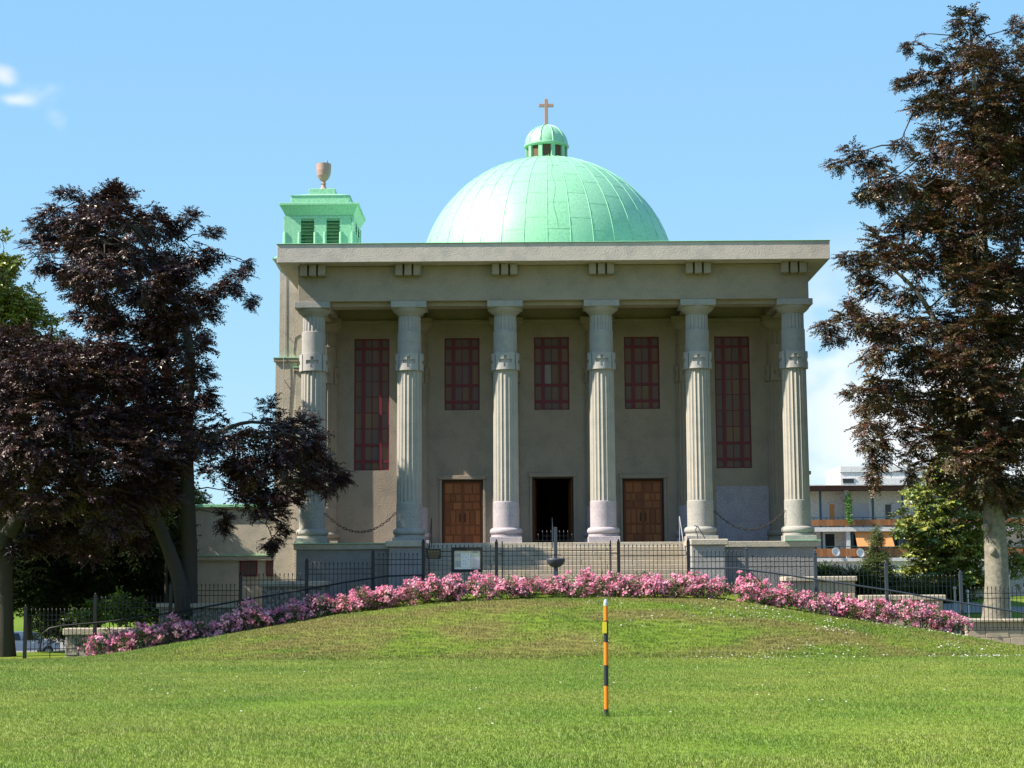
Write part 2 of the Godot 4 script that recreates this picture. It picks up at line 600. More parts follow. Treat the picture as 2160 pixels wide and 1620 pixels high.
# ---------------------------------------------------------------- church
func wall_with_holes(x0: float, x1: float, y0: float, y1: float, z0: float, z1: float, holes: Array) -> MB:
	var xs := [x0, x1]
	var ys := [y0, y1]
	for h in holes:
		for q in [h[0], h[1]]:
			if not xs.has(q): xs.append(q)
		for q in [h[2], h[3]]:
			if not ys.has(q): ys.append(q)
	xs.sort()
	ys.sort()
	var solid := func(i: int, j: int) -> bool:
		if i < 0 or j < 0 or i >= xs.size() - 1 or j >= ys.size() - 1: return false
		var cx: float = (xs[i] + xs[i + 1]) * 0.5
		var cy: float = (ys[j] + ys[j + 1]) * 0.5
		for h in holes:
			if cx > h[0] and cx < h[1] and cy > h[2] and cy < h[3]: return false
		return true
	var m := MB.new()
	for i in xs.size() - 1:
		for j in ys.size() - 1:
			if not solid.call(i, j): continue
			var a: float = xs[i]
			var b: float = xs[i + 1]
			var c: float = ys[j]
			var d: float = ys[j + 1]
			m.quad(V(a, c, z1), V(b, c, z1), V(b, d, z1), V(a, d, z1))
			m.quad(V(b, c, z0), V(a, c, z0), V(a, d, z0), V(b, d, z0))
			if not solid.call(i - 1, j): m.quad(V(a, c, z0), V(a, c, z1), V(a, d, z1), V(a, d, z0))
			if not solid.call(i + 1, j): m.quad(V(b, c, z1), V(b, c, z0), V(b, d, z0), V(b, d, z1))
			if not solid.call(i, j - 1): m.quad(V(a, c, z0), V(b, c, z0), V(b, c, z1), V(a, c, z1))
			if not solid.call(i, j + 1): m.quad(V(a, d, z1), V(b, d, z1), V(b, d, z0), V(a, d, z0))
	return m


func fluted(r0: float, r1: float, y0: float, y1: float) -> MB:
	var m := MB.new()
	var nf := 20
	var seg := 6
	for f in nf:
		for s in seg:
			var pts := []
			for q in [s, s + 1]:
				var t := float(q) / seg
				var a := TAU * (f + t) / nf
				pts.append([a, 1.0 - 0.075 * sin(PI * t)])
			var d0 := V(sin(pts[0][0]), 0, cos(pts[0][0]))
			var d1 := V(sin(pts[1][0]), 0, cos(pts[1][0]))
			m.quad(d0 * r0 * pts[0][1] + V(0, y0, 0), d1 * r0 * pts[1][1] + V(0, y0, 0), d1 * r1 * pts[1][1] + V(0, y1, 0), d0 * r1 * pts[0][1] + V(0, y1, 0))
	return m


func band(y0: float, y1: float) -> MB:
	# ring with four raised plates, each with a sunk Greek cross
	var m := MB.new()
	var h := y1 - y0
	var ys := [0.0, 0.17, 0.40, 0.62, 0.83, 1.0]
	var an := []
	var rr := []
	for p in 4:
		var local := [-45.0, -42.0, -26.0, -20.0, -13.0, -6.5, 0.0, 6.5, 13.0, 20.0, 26.0, 42.0]
		for i in local.size():
			an.append(deg_to_rad(p * 90.0 + local[i]))
			var r0 := []
			var mid: float = (local[i] + (local[i + 1] if i + 1 < local.size() else 45.0)) * 0.5
			for j in 5:
				var r := 0.545
				if absf(mid) > 42.0: r = 0.485
				elif absf(mid) < 6.5 and j >= 1 and j <= 3: r = 0.475
				elif absf(mid) < 26.0 and j == 2: r = 0.475
				r0.append(r)
			rr.append(r0)
	var n := an.size()
	for i in n:
		var a: float = an[i]
		var b: float = an[(i + 1) % n] + (TAU if i == n - 1 else 0.0)
		var da := V(sin(a), 0, cos(a))
		var db := V(sin(b), 0, cos(b))
		for j in 5:
			var r: float = rr[i][j]
			var lo := V(0, y0 + h * ys[j], 0)
			var hi := V(0, y0 + h * ys[j + 1], 0)
			m.quad(da * r + lo, db * r + lo, db * r + hi, da * r + hi)
			var q: float = rr[(i + 1) % n][j]
			if absf(q - r) > 0.001:
				if r > q: m.quad(db * r + lo, db * q + lo, db * q + hi, db * r + hi)
				else: m.quad(db * r + lo, db * q + lo, db * q + hi, db * r + hi)
			var t: float = rr[i][j + 1] if j < 4 else 0.40
			if t < r: m.quad(da * r + hi, db * r + hi, db * t + hi, da * t + hi)
			elif t > r: m.quad(da * t + hi, db * t + hi, db * r + hi, da * r + hi)
			if j == 0: m.quad(da * 0.40 + lo, db * 0.40 + lo, db * r + lo, da * r + lo)
	return m


func torus_profile(r: float, y0: float, y1: float, inner: float) -> Array:
	var p := []
	var c := (y0 + y1) * 0.5
	var h := (y1 - y0) * 0.5
	for i in 11:
		var a := -PI / 2 + PI * i / 10
		p.append(Vector2(inner + (r - inner) * cos(a), c + h * sin(a)))
	return p


var column_meshes := {}


func make_column(called: String, parent: Node, x: float, z: float, foot: Material) -> Node3D:
	if column_meshes.is_empty():
		var m := bx(V(-0.6, 3.42, -0.6), V(0.6, 3.65, 0.6), 0.012)
		column_meshes.plinth = m.mesh()
		m = MB.new()
		m.lathe([Vector2(0.2, 3.65), Vector2(0.575, 3.65), Vector2(0.575, 3.74), Vector2(0.5, 3.74)], Vector3.ZERO, 48)
		m.lathe(torus_profile(0.625, 3.735, 4.0, 0.49), Vector3.ZERO, 48, true)
		column_meshes.base_ring = m.mesh()
		m = MB.new()
		m.lathe([Vector2(0.5, 3.97), Vector2(0.498, 4.97), Vector2(0.485, 5.0), Vector2(0.40, 5.0)], Vector3.ZERO, 48)
		column_meshes.base_drum = m.mesh()
		column_meshes.shaft = fluted(0.485, 0.468, 4.99, 10.03).mesh()
		column_meshes.band = band(10.02, 10.67).mesh()
		m = MB.new()
		m.lathe([Vector2(0.30, 10.6), Vector2(0.458, 10.6), Vector2(0.455, 11.53), Vector2(0.44, 11.55), Vector2(0.3, 11.55)], Vector3.ZERO, 48)
		column_meshes.upper_drum = m.mesh()
		column_meshes.neck = fluted(0.432, 0.425, 11.54, 12.17).mesh()
		m = MB.new()
		m.lathe([Vector2(0.3, 12.14), Vector2(0.435, 12.14), Vector2(0.435, 12.18), Vector2(0.50, 12.22), Vector2(0.59, 12.30), Vector2(0.645, 12.37), Vector2(0.655, 12.42)], Vector3.ZERO, 48, true)
		column_meshes.capital = m.mesh()
		column_meshes.abacus = bx(V(-0.68, 12.415, -0.68), V(0.68, 12.655, 0.68), 0.012).mesh()
	var o := group_node(called, parent, V(x, 0, z))
	for k in ["plinth", "base_ring", "base_drum", "shaft", "band", "upper_drum", "neck", "capital", "abacus"]:
		var mm: Material = mat.stone
		if k in ["plinth", "base_ring", "base_drum"]: mm = foot
		elif called == "engaged_column": mm = mat.stucco
		elif k == "band": mm = mat.band
		elif k in ["upper_drum", "capital", "abacus", "neck"]: mm = mat.capital
		part(k, column_meshes[k], mm, o)
	return o


func make_window(parent: Node, x0: float, x1: float, y0: float, y1: float, rows: Array, heavy: Array) -> void:
	var o := group_node("window", parent)
	var w := x1 - x0
	var z := -4.16
	var f := MB.new()
	# outer frame
	f.box(V(x0, y0, z), V(x0 + 0.05, y1, z + 0.07))
	f.box(V(x1 - 0.05, y0, z), V(x1, y1, z + 0.07))
	f.box(V(x0 + 0.05, y0, z), V(x1 - 0.05, y0 + 0.05, z + 0.07))
	f.box(V(x0 + 0.05, y1 - 0.05, z), V(x1 - 0.05, y1, z + 0.07))
	var cols := [[0.0, 0.0], [0.255, 0.125], [0.5, 0.032], [0.745, 0.125], [1.0, 0.0]]
	for k in [1, 2, 3]:
		var c: float = x0 + w * cols[k][0]
		f.box(V(c - cols[k][1] * 0.5, y0 + 0.05, z), V(c + cols[k][1] * 0.5, y1 - 0.05, z + (0.09 if k != 2 else 0.045)))
	for k in range(1, rows.size() - 1):
		var y: float = lerpf(y1, y0, rows[k])
		var t := 0.105 if k in heavy else 0.035
		f.box(V(x0 + 0.052, y - t * 0.5, z + 0.002), V(x1 - 0.052, y + t * 0.5, z + (0.075 if k in heavy else 0.04)))
	part("frame", f, mat.maroon, o)
	var kinds := ["pane_brown", "pane_brown", "pane_mauve", "pane_mauve", "pane_amber", "pane_rust", "pane_brown"]
	for i in rows.size() - 1:
		for k in 4:
			var a: float = x0 + w * cols[k][0] + 0.01
			var b: float = x0 + w * cols[k + 1][0] - 0.01
			var hi: float = lerpf(y1, y0, rows[i])
			var lo: float = lerpf(y1, y0, rows[i + 1])
			var kind: String = kinds[rng.randi() % kinds.size()]
			if i == 0 or i == rows.size() - 2 and rng.randf() < 0.3: kind = "pane_mauve"
			if x0 > -1.0 and x0 < 0.0 and i == 2 and k == 1: kind = "pane_grey"
			var q := MB.new()
			var t := rng.randf_range(-0.004, 0.004)
			q.box(V(a, lo + 0.006, z + 0.006 + t), V(b, hi - 0.006, z + 0.018 + t))
			part("pane", q, mat[kind], o)


func make_door(parent: Node, x0: float, x1: float, y1: float, open: bool) -> void:
	var o := group_node("door", parent)
	var y0 := FLOOR_Y
	var s := MB.new()
	s.box(V(x0 - 0.10, y0, -4.0), V(x0 - 0.012, y1 + 0.012, -3.93), 0.006)
	s.box(V(x1 + 0.012, y0, -4.0), V(x1 + 0.10, y1 + 0.012, -3.93), 0.006)
	s.box(V(x0 - 0.13, y1 + 0.014, -4.0), V(x1 + 0.13, y1 + 0.17, -3.88), 0.008)
	part("surround", s, mat.stucco, o)
	var j := MB.new()
	j.box(V(x0, y0, -4.38), V(x0 + 0.05, y1, -4.06))
	j.box(V(x1 - 0.05, y0, -4.38), V(x1, y1, -4.06))
	j.box(V(x0 + 0.05, y1 - 0.06, -4.38), V(x1 - 0.05, y1, -4.06))
	part("frame", j, mat.darkwood, o)
	var w := (x1 - x0) * 0.5 - 0.055
	for side in [-1.0, 1.0]:
		var hinge := Transform3D(Basis(), V(x0 + 0.052 if side < 0 else x1 - 0.052, y0 + 0.01, -4.24))
		if open: hinge.basis = Basis(Vector3.UP, side * -1.45)
		var dirx := 1.0 if side < 0 else -1.0
		var h := y1 - y0 - 0.075
		var leaf := MB.new()
		leaf.box(V(minf(0, dirx * w), 0, -0.03), V(maxf(0, dirx * w), h, 0.03), 0.004, hinge)
		part("leaf", leaf, mat.wood2, o)
		if open: continue
		# carved panels, row by row
		var rows := [[0.04, 0.44, 2], [0.47, 0.83, 3], [0.86, 1.46, 3], [1.49, 1.78, 2], [1.81, 2.10, 3], [2.13, h - 0.06, 2]]
		for r in rows:
			var cnt: int = r[2]
			for k in cnt:
				var a: float = 0.05 + (w - 0.10) * k / cnt + 0.012
				var b: float = 0.05 + (w - 0.10) * (k + 1) / cnt - 0.012
				var q := MB.new()
				q.box(V(minf(dirx * a, dirx * b), r[0] + 0.012, 0.03), V(maxf(dirx * a, dirx * b), r[1] - 0.012, 0.055), 0.012, hinge)
				part("panel", q, [mat.wood, mat.wood2, mat.wood, mat.wood3, mat.wood][rng.randi() % 5], o)
		var hd := MB.new()
		hd.box(V(dirx * (w - 0.10) - 0.02, 0.98, 0.06), V(dirx * (w - 0.10) + 0.02, 1.32, 0.10), 0.006, hinge)
		part("handle", hd, mat.black, o)


func build_church() -> void:
	var ch := thing("church", "grey stuccoed church with six-column portico and mint green dome", "church", Vector3.ZERO)
	# platform, coping
	var plat := part("platform", bx(V(-9.7, 0.2, -4.0), V(9.7, 3.2, 0.9)), mat.plinth, ch)
	var cp := MB.new()
	cp.box(V(4.9, 3.2, -4.0), V(9.8, FLOOR_Y, 1.0), 0.015)
	cp.box(V(-9.8, 3.2, -4.0), V(-4.9, FLOOR_Y - 0.012, 1.0), 0.015)
	cp.box(V(-4.9, 3.2, -4.0), V(4.9, FLOOR_Y, 0.90), 0.012)
	part("coping", cp, mat.coping, plat)
	part("darkened_floor", bx(V(-9.4, FLOOR_Y - 0.02, -3.99), V(9.4, FLOOR_Y + 0.004, 0.55)), mat.floor, plat)  # floor slab darkened to lower bounce light under the ceiling
	part("flashing", bx(V(-9.86, FLOOR_Y - 0.008, 0.45), V(-6.12, FLOOR_Y + 0.02, 1.06), 0.004), mat.copper, plat)
	part("flashing", bx(V(8.55, FLOOR_Y + 0.004, 0.66), V(9.9, FLOOR_Y + 0.035, 1.06), 0.004), mat.copper, plat)
	# stairs
	var st := group_node("stairs", ch)
	for k in range(1, 11):
		var top := FLOOR_Y - 0.173 * k
		var x := -4.83
		var cuts := [-4.83]
		while x < 3.2:
			x += rng.randf_range(1.5, 2.6)
			cuts.append(minf(x, 4.83))
		cuts[-1] = 4.83
		for i in cuts.size() - 1:
			part("step_stone", bx(V(cuts[i] + 0.003, top - 0.173, 0.9 + 0.32 * (k - 1) - 0.01), V(cuts[i + 1] - 0.003, top - 0.002, 0.9 + 0.32 * k + rng.randf_range(-0.006, 0.006)), 0.022), mat.step if rng.randf() < 0.65 else mat.step2, st)
	for s in [-1.0, 1.0]:
		var b := part("cheek_block", bx(V(s * 4.84, 0.6, 0.9), V(s * 6.04, 3.22, 3.35), 0.015), mat.plinth if s < 0 else mat.greypaint, ch)
		part("cap", bx(V(s * 4.80, 3.22, 0.92), V(s * 6.16, 3.44, 3.47), 0.03), mat.coping, b)
	for i in 6:
		var foot: Material = mat.lilac if i in [2, 3] else mat.greypaint
		make_column("column", ch, COLX[i], 0.0, foot)
		make_column("engaged_column", ch, COLX[i], -4.0, mat.lilac if i in [1, 2, 3, 4] else mat.stucco)
	# entablature
	var ar := part("architrave", bx(V(-9.76, 12.66, -0.62), V(9.76, 14.02, 0.62), 0.015), mat.stucco, ch)
	for i in 5:
		part("soffit_beam", bx(V(COLX[i] + 0.682, 12.50, -0.36), V(COLX[i + 1] - 0.682, 12.658, 0.36)), mat.stucco, ar)
	for s in [-1.0, 1.0]:
		part("side_architrave", bx(V(s * 8.66, 12.66, -3.995), V(s * 9.755, 14.02, -0.625)), mat.stucco, ch)
		part("side_beam", bx(V(s * 8.90, 12.50, -3.3), V(s * 9.54, 12.655, -0.69)), mat.stucco, ch)
	var ceil := part("portico_ceiling", bx(V(-8.64, 13.55, -3.99), V(8.64, 13.75, -0.63)), mat.stucco, ch)
	for i in range(1, 5):
		part("beam", bx(V(COLX[i] - 0.34, 12.68, -3.99), V(COLX[i] + 0.34, 13.545, -0.64)), mat.stucco, ceil)
	var cor := part("cornice", bx(V(-10.47, 14.03, -26.5), V(10.47, 14.73, 1.42), 0.012), mat.cornice, ch)
	part("flashing", bx(V(-10.50, 14.732, -26.5), V(10.50, 14.758, 1.46), 0.006), mat.copper, cor)
	for i in 6:
		for k in [-1, 0, 1]:
			var x: float = COLX[i] + k * 0.345
			if i == 0: x += 0.05
			if i == 5: x -= 0.05
			var q := MB.new()
			q.box(V(x - 0.135, 13.60, 0.622), V(x + 0.135, 14.028, 1.02), 0.01)
			part("bracket", q, mat.stucco, ch)
	# portico wall with doors and windows
	var wins := [[-8.05, -6.62, 6.51, 11.90], [-4.37, -2.94, 8.94, 11.91], [-0.715, 0.715, 8.93, 11.92], [2.96, 4.39, 8.94, 11.91], [6.64, 8.07, 6.51, 11.90]]
	var doors := [[-4.48, -2.82, 6.11], [-0.83, 0.83, 6.19], [2.82, 4.48, 6.11]]
	var holes := []
	for w in wins: holes.append(w)
	for d in doors: holes.append([d[0], d[1], FLOOR_Y, d[2]])
	part("portico_wall", wall_with_holes(-9.7, 9.7, FLOOR_Y, 13.9, -4.4, -4.0, holes), mat.stucco, ch)
	var tall := [0.0, 0.076, 0.197, 0.325, 0.442, 0.563, 0.684, 0.808, 0.931, 1.0]
	var short := [0.0, 0.135, 0.356, 0.656, 0.883, 1.0]
	for i in 5:
		var w: Array = wins[i]
		make_window(ch, w[0], w[1], w[2], w[3], tall if i in [0, 4] else short, [1, 2, 7, 8] if i in [0, 4] else [1, 2, 3, 4])
	for i in 3: make_door(ch, doors[i][0], doors[i][1], doors[i][2], i == 1)
	part("wall_moulding", bx(V(-8.6, 12.50, -3.99), V(8.6, 12.64, -3.88), 0.01), mat.stucco, ch)
	var pp := part("paint_patch", bx(V(6.60, FLOOR_Y, -4.0), V(8.72, 5.78, -3.994)), mat.patch, ch)
	pp.set_meta("label", "lilac grey repainted patch of wall")
	# nave behind (closed shell)
	var nv := MB.new()
	nv.box(V(-9.7, 0.2, -26.0), V(-9.3, 14.0, -4.41))
	nv.box(V(9.3, 0.2, -26.0), V(9.7, 14.0, -4.41))
	nv.box(V(-9.29, 0.2, -26.0), V(9.29, 14.0, -25.6))
	part("nave_wall", nv, mat.stucco, ch)
	part("nave_floor", bx(V(-9.28, 3.1, -25.58), V(9.28, FLOOR_Y - 0.02, -4.02)), mat.plinth, ch)
	# left wing and the edge of the right wing
	var lw := part("left_wing", bx(V(-14.9, -0.8, -16.0), V(-9.72, 5.10, -5.0)), mat.towerwall, ch)
	part("coping", bx(V(-15.1, 5.10, -16.2), V(-9.71, 5.22, -4.82), 0.01), mat.copper, lw)
	part("ledge", bx(V(-15.05, 2.93, -5.0), V(-9.72, 3.11, -4.86), 0.01), mat.coping, lw)
	part("flashing", bx(V(-15.08, 3.112, -5.0), V(-9.72, 3.15, -4.82), 0.006), mat.copper, lw)
	for w in [[-12.78, -12.06], [-11.70, -11.0], [-10.62, -10.0]]:
		var g := group_node("basement_window", lw)
		var f := MB.new()
		f.box(V(w[0], 2.28, -4.995), V(w[0] + 0.07, 2.92, -4.95))
		f.box(V(w[1] - 0.05, 2.28, -4.995), V(w[1], 2.92, -4.95))
		f.box(V(w[0] + 0.07, 2.28, -4.995), V(w[1] - 0.05, 2.33, -4.95))
		f.box(V(w[0] + 0.07, 2.87, -4.995), V(w[1] - 0.05, 2.92, -4.95))
		for k in 4:
			var x: float = lerpf(w[0] + 0.07, w[1] - 0.05, (k + 1) / 5.0)
			f.box(V(x - 0.008, 2.33, -4.99), V(x + 0.008, 2.87, -4.965))
		part("frame", f, mat.maroon, g)
		part("pane", bx(V(w[0] + 0.06, 2.32, -4.998), V(w[1] - 0.04, 2.88, -4.985)), mat.pane_mauve, g)
	var rw := part("right_wing", bx(V(9.72, -0.8, -16.0), V(10.48, 6.30, -5.0)), mat.stucco, ch)
	part("coping", bx(V(9.71, 6.30, -16.1), V(10.60, 6.44, -4.88), 0.01), mat.coping, rw)
	build_tower(ch)
	build_dome(ch)
	# small roof fittings
	var v := MB.new()
	v.box(V(5.75, 14.70, -6.4), V(6.35, 15.62, -5.8))
	var vent := part("roof_vent", v, mat.copper2, ch)
	part("vent_cap", bx(V(5.68, 15.62, -6.5), V(6.42, 15.72, -5.7), 0.01), mat.copper, vent)
	var vp := MB.new()
	vp.tube([V(6.08, 15.72, -6.1), V(6.08, 16.0, -6.1)], [0.05, 0.05])
	part("vent_pipe", vp, mat.galva, vent)
	var rod := MB.new()
	rod.tube([V(-4.55, 14.7, -6.0), V(-4.55, 16.05, -6.0)], [0.02, 0.012], 5)
	rod.tube([V(-4.68, 15.66, -6.0), V(-4.42, 15.66, -6.0)], [0.015, 0.015], 5)
	rod.tube([V(-4.66, 15.58, -6.1), V(-4.44, 15.58, -5.9)], [0.015, 0.015], 5)
	part("lightning_rod", rod, mat.iron, ch)


func build_tower(ch: Node) -> void:
	var c := V(-9.655, 0, -6.5)
	var tw := part("tower", bx(V(-11.27, 0.2, -8.12), V(-8.04, 15.3, -5.0)), mat.towerwall, ch)
	var cn := MB.new()
	cn.taper(V(c.x, 14.95, c.z), Vector2(1.63, 1.6), Vector2(1.86, 1.8), 0.42)
	part("string_course", cn, mat.towerwall, tw)
	var cf := MB.new()
	cf.box(V(-11.55, 15.372, -8.33), V(-7.76, 15.42, -4.66))
	cf.taper(V(c.x, 15.42, c.z), Vector2(1.86, 1.8), Vector2(1.5, 1.5), 0.3)
	part("flashing", cf, mat.copper, tw)
	var b1 := part("buttress", bx(V(-11.38, 0.2, -4.998), V(-10.52, 11.08, -4.80)), mat.towerwall, tw)
	var b2 := part("buttress", bx(V(-10.515, 0.2, -4.998), V(-9.74, 10.66, -4.62)), mat.towerwall, tw)
	var q := part("ledge", bx(V(-11.46, 11.08, -5.0), V(-10.47, 11.22, -4.72), 0.008), mat.stucco, tw)
	part("ledge", bx(V(-10.62, 10.66, -5.0), V(-9.74, 10.80, -4.54), 0.008), mat.stucco, tw)
	part("flashing", bx(V(-11.48, 11.222, -5.0), V(-10.45, 11.26, -4.70), 0.004), mat.copper2, tw)
	part("flashing", bx(V(-10.64, 10.802, -5.0), V(-9.74, 10.84, -4.52), 0.004), mat.copper2, tw)
	var wire := MB.new()
	wire.tube([V(-11.02, 15.0, -4.98), V(-11.03, 11.3, -4.97)], [0.014, 0.014], 5)
	wire.tube([V(-11.03, 11.3, -4.68), V(-11.05, 6.0, -4.78)], [0.014, 0.014], 5)
	part("conductor_wire", wire, mat.galva, tw)
	for line in [[[632, 705], [622, 712], [619, 740], [620, 748]], [[598, 700], [610, 712], [619, 722]], [[612, 775], [613, 820], [611, 870], [613, 910]], [[598, 800], [606, 812], [612, 822]]]:
		var cp := []
		var cr := []
		for q2 in line:
			cp.append(at(q2[0], q2[1], -4.985 if q2[1] < 760 else -4.785))
			cr.append(0.012)
		var crack := MB.new()
		crack.tube(cp, cr, 4)
		part("crack", crack, mat.plinth, tw)
	# belfry
	var bel := group_node("belfry", ch)
	var r := 1.485
	var body := MB.new()
	body.box(V(c.x - r + 0.13, 15.3, c.z - r + 0.13), V(c.x + r - 0.13, 17.25, c.z + r - 0.13))
	part("core", body, mat.copper, bel)
	for turn in 4:
		var bs := Basis(Vector3.UP, PI * 0.5 * turn)
		var xf := Transform3D(bs, c)
		# wall plates between and around the two openings
		var m := MB.new()
		for s in [[-r, -0.755], [-0.225, 0.315], [0.845, r - 0.14]]:
			m.box(V(s[0] + 0.004, 15.3, r - 0.13), V(s[1] - 0.004, 17.16, r - 0.03), 0.01, xf)
		m.box(V(-r, 17.16, r - 0.13), V(r - 0.14, 17.26, r - 0.028), 0.0, xf)
		part("wall_plate", m, mat.copper, bel)
		for s in [[-0.755, -0.225], [0.315, 0.845]]:
			for k in 12:
				var y := 15.40 + k * 0.148
				var lv := MB.new()
				var lx := xf * Transform3D(Basis(Vector3.RIGHT, 0.6), V((s[0] + s[1]) * 0.5, y, r - 0.07))
				lv.box(V(-0.262, -0.008, -0.075), V(0.262, 0.008, 0.075), 0.0, lx)
				part("slat", lv, mat.louvre, bel)
		# round half columns
		for x in [-1.42, -0.82, -0.16, 0.25, 0.91, 1.40]:
			var hc := MB.new()
			hc.lathe([Vector2(0.0, 0.35), Vector2(0.075, 0.36), Vector2(0.075, 1.58), Vector2(0.0, 1.60)], Vector3.ZERO, 14)
			var o := part("pilaster", hc, mat.copper2, bel)
			o.transform = xf * Transform3D(Basis(), V(x, 15.0, r - 0.03))
	var fl := MB.new()
	fl.taper(V(c.x, 17.24, c.z), Vector2(1.40, 1.40), Vector2(1.62, 1.62), 0.46)
	fl.box(V(c.x - 1.66, 17.70, c.z - 1.66), V(c.x + 1.66, 17.80, c.z + 1.66), 0.01)
	part("belfry_cornice", fl, mat.copper, bel)
	var cap := MB.new()
	cap.box(V(c.x - 1.23, 17.80, c.z - 1.23), V(c.x + 1.23, 18.20, c.z + 1.23), 0.015)
	cap.taper(V(c.x, 18.20, c.z), Vector2(1.26, 1.26), Vector2(0.56, 0.56), 0.22)
	cap.box(V(c.x - 0.56, 18.36, c.z - 0.56), V(c.x + 0.56, 18.66, c.z + 0.56), 0.015)
	part("belfry_roof", cap, mat.copper2, bel)
	var ck := MB.new()
	ck.lathe([Vector2(0.0, 0.0), Vector2(0.24, 0.0), Vector2(0.20, 0.05), Vector2(0.11, 0.18), Vector2(0.085, 0.30), Vector2(0.13, 0.33), Vector2(0.085, 0.37), Vector2(0.09, 0.44), Vector2(0.19, 0.52), Vector2(0.28, 0.68), Vector2(0.315, 0.90), Vector2(0.32, 1.20), Vector2(0.29, 1.20), Vector2(0.27, 0.9), Vector2(0.0, 0.6)], V(c.x, 18.66, c.z), 8)
	var chal := part("chalice", ck, mat.bronze, ch)
	chal.set_meta("label", "pinkish bronze chalice on the belfry roof")
	var sp := MB.new()
	sp.tube([V(c.x + 0.16, 19.8, c.z), V(c.x + 0.16, 20.02, c.z)], [0.012, 0.012], 5)
	part("spike", sp, mat.iron, chal)


func dome_piece(R: float, a0: float, a1: float, half: float, lip: float) -> ArrayMesh:
	var m := MB.new()
	var nu := 4
	var nv := 4
	for i in nu:
		for j in nv:
			var p := []
			var nn := []
			for q in [[i, j + 1], [i + 1, j + 1], [i + 1, j], [i, j]]:
				var th := lerpf(-half, half, float(q[0]) / nu)
				var ph := lerpf(a0, a1, float(q[1]) / nv)
				var d := V(sin(ph) * sin(th), cos(ph), sin(ph) * cos(th))
				p.append(d * (R + lip * float(q[1]) / nv))
				nn.append(d)
			m.squad(p[0], p[1], p[2], p[3], nn[0], nn[1], nn[2], nn[3])
	# lower lip
	for i in nu:
		var t0 := lerpf(-half, half, float(i) / nu)
		var t1 := lerpf(-half, half, float(i + 1) / nu)
		var d0 := V(sin(a1) * sin(t0), cos(a1), sin(a1) * cos(t0))
		var d1 := V(sin(a1) * sin(t1), cos(a1), sin(a1) * cos(t1))
		m.quad(d0 * (R - 0.02), d1 * (R - 0.02), d1 * (R + lip), d0 * (R + lip))
	return m.mesh()


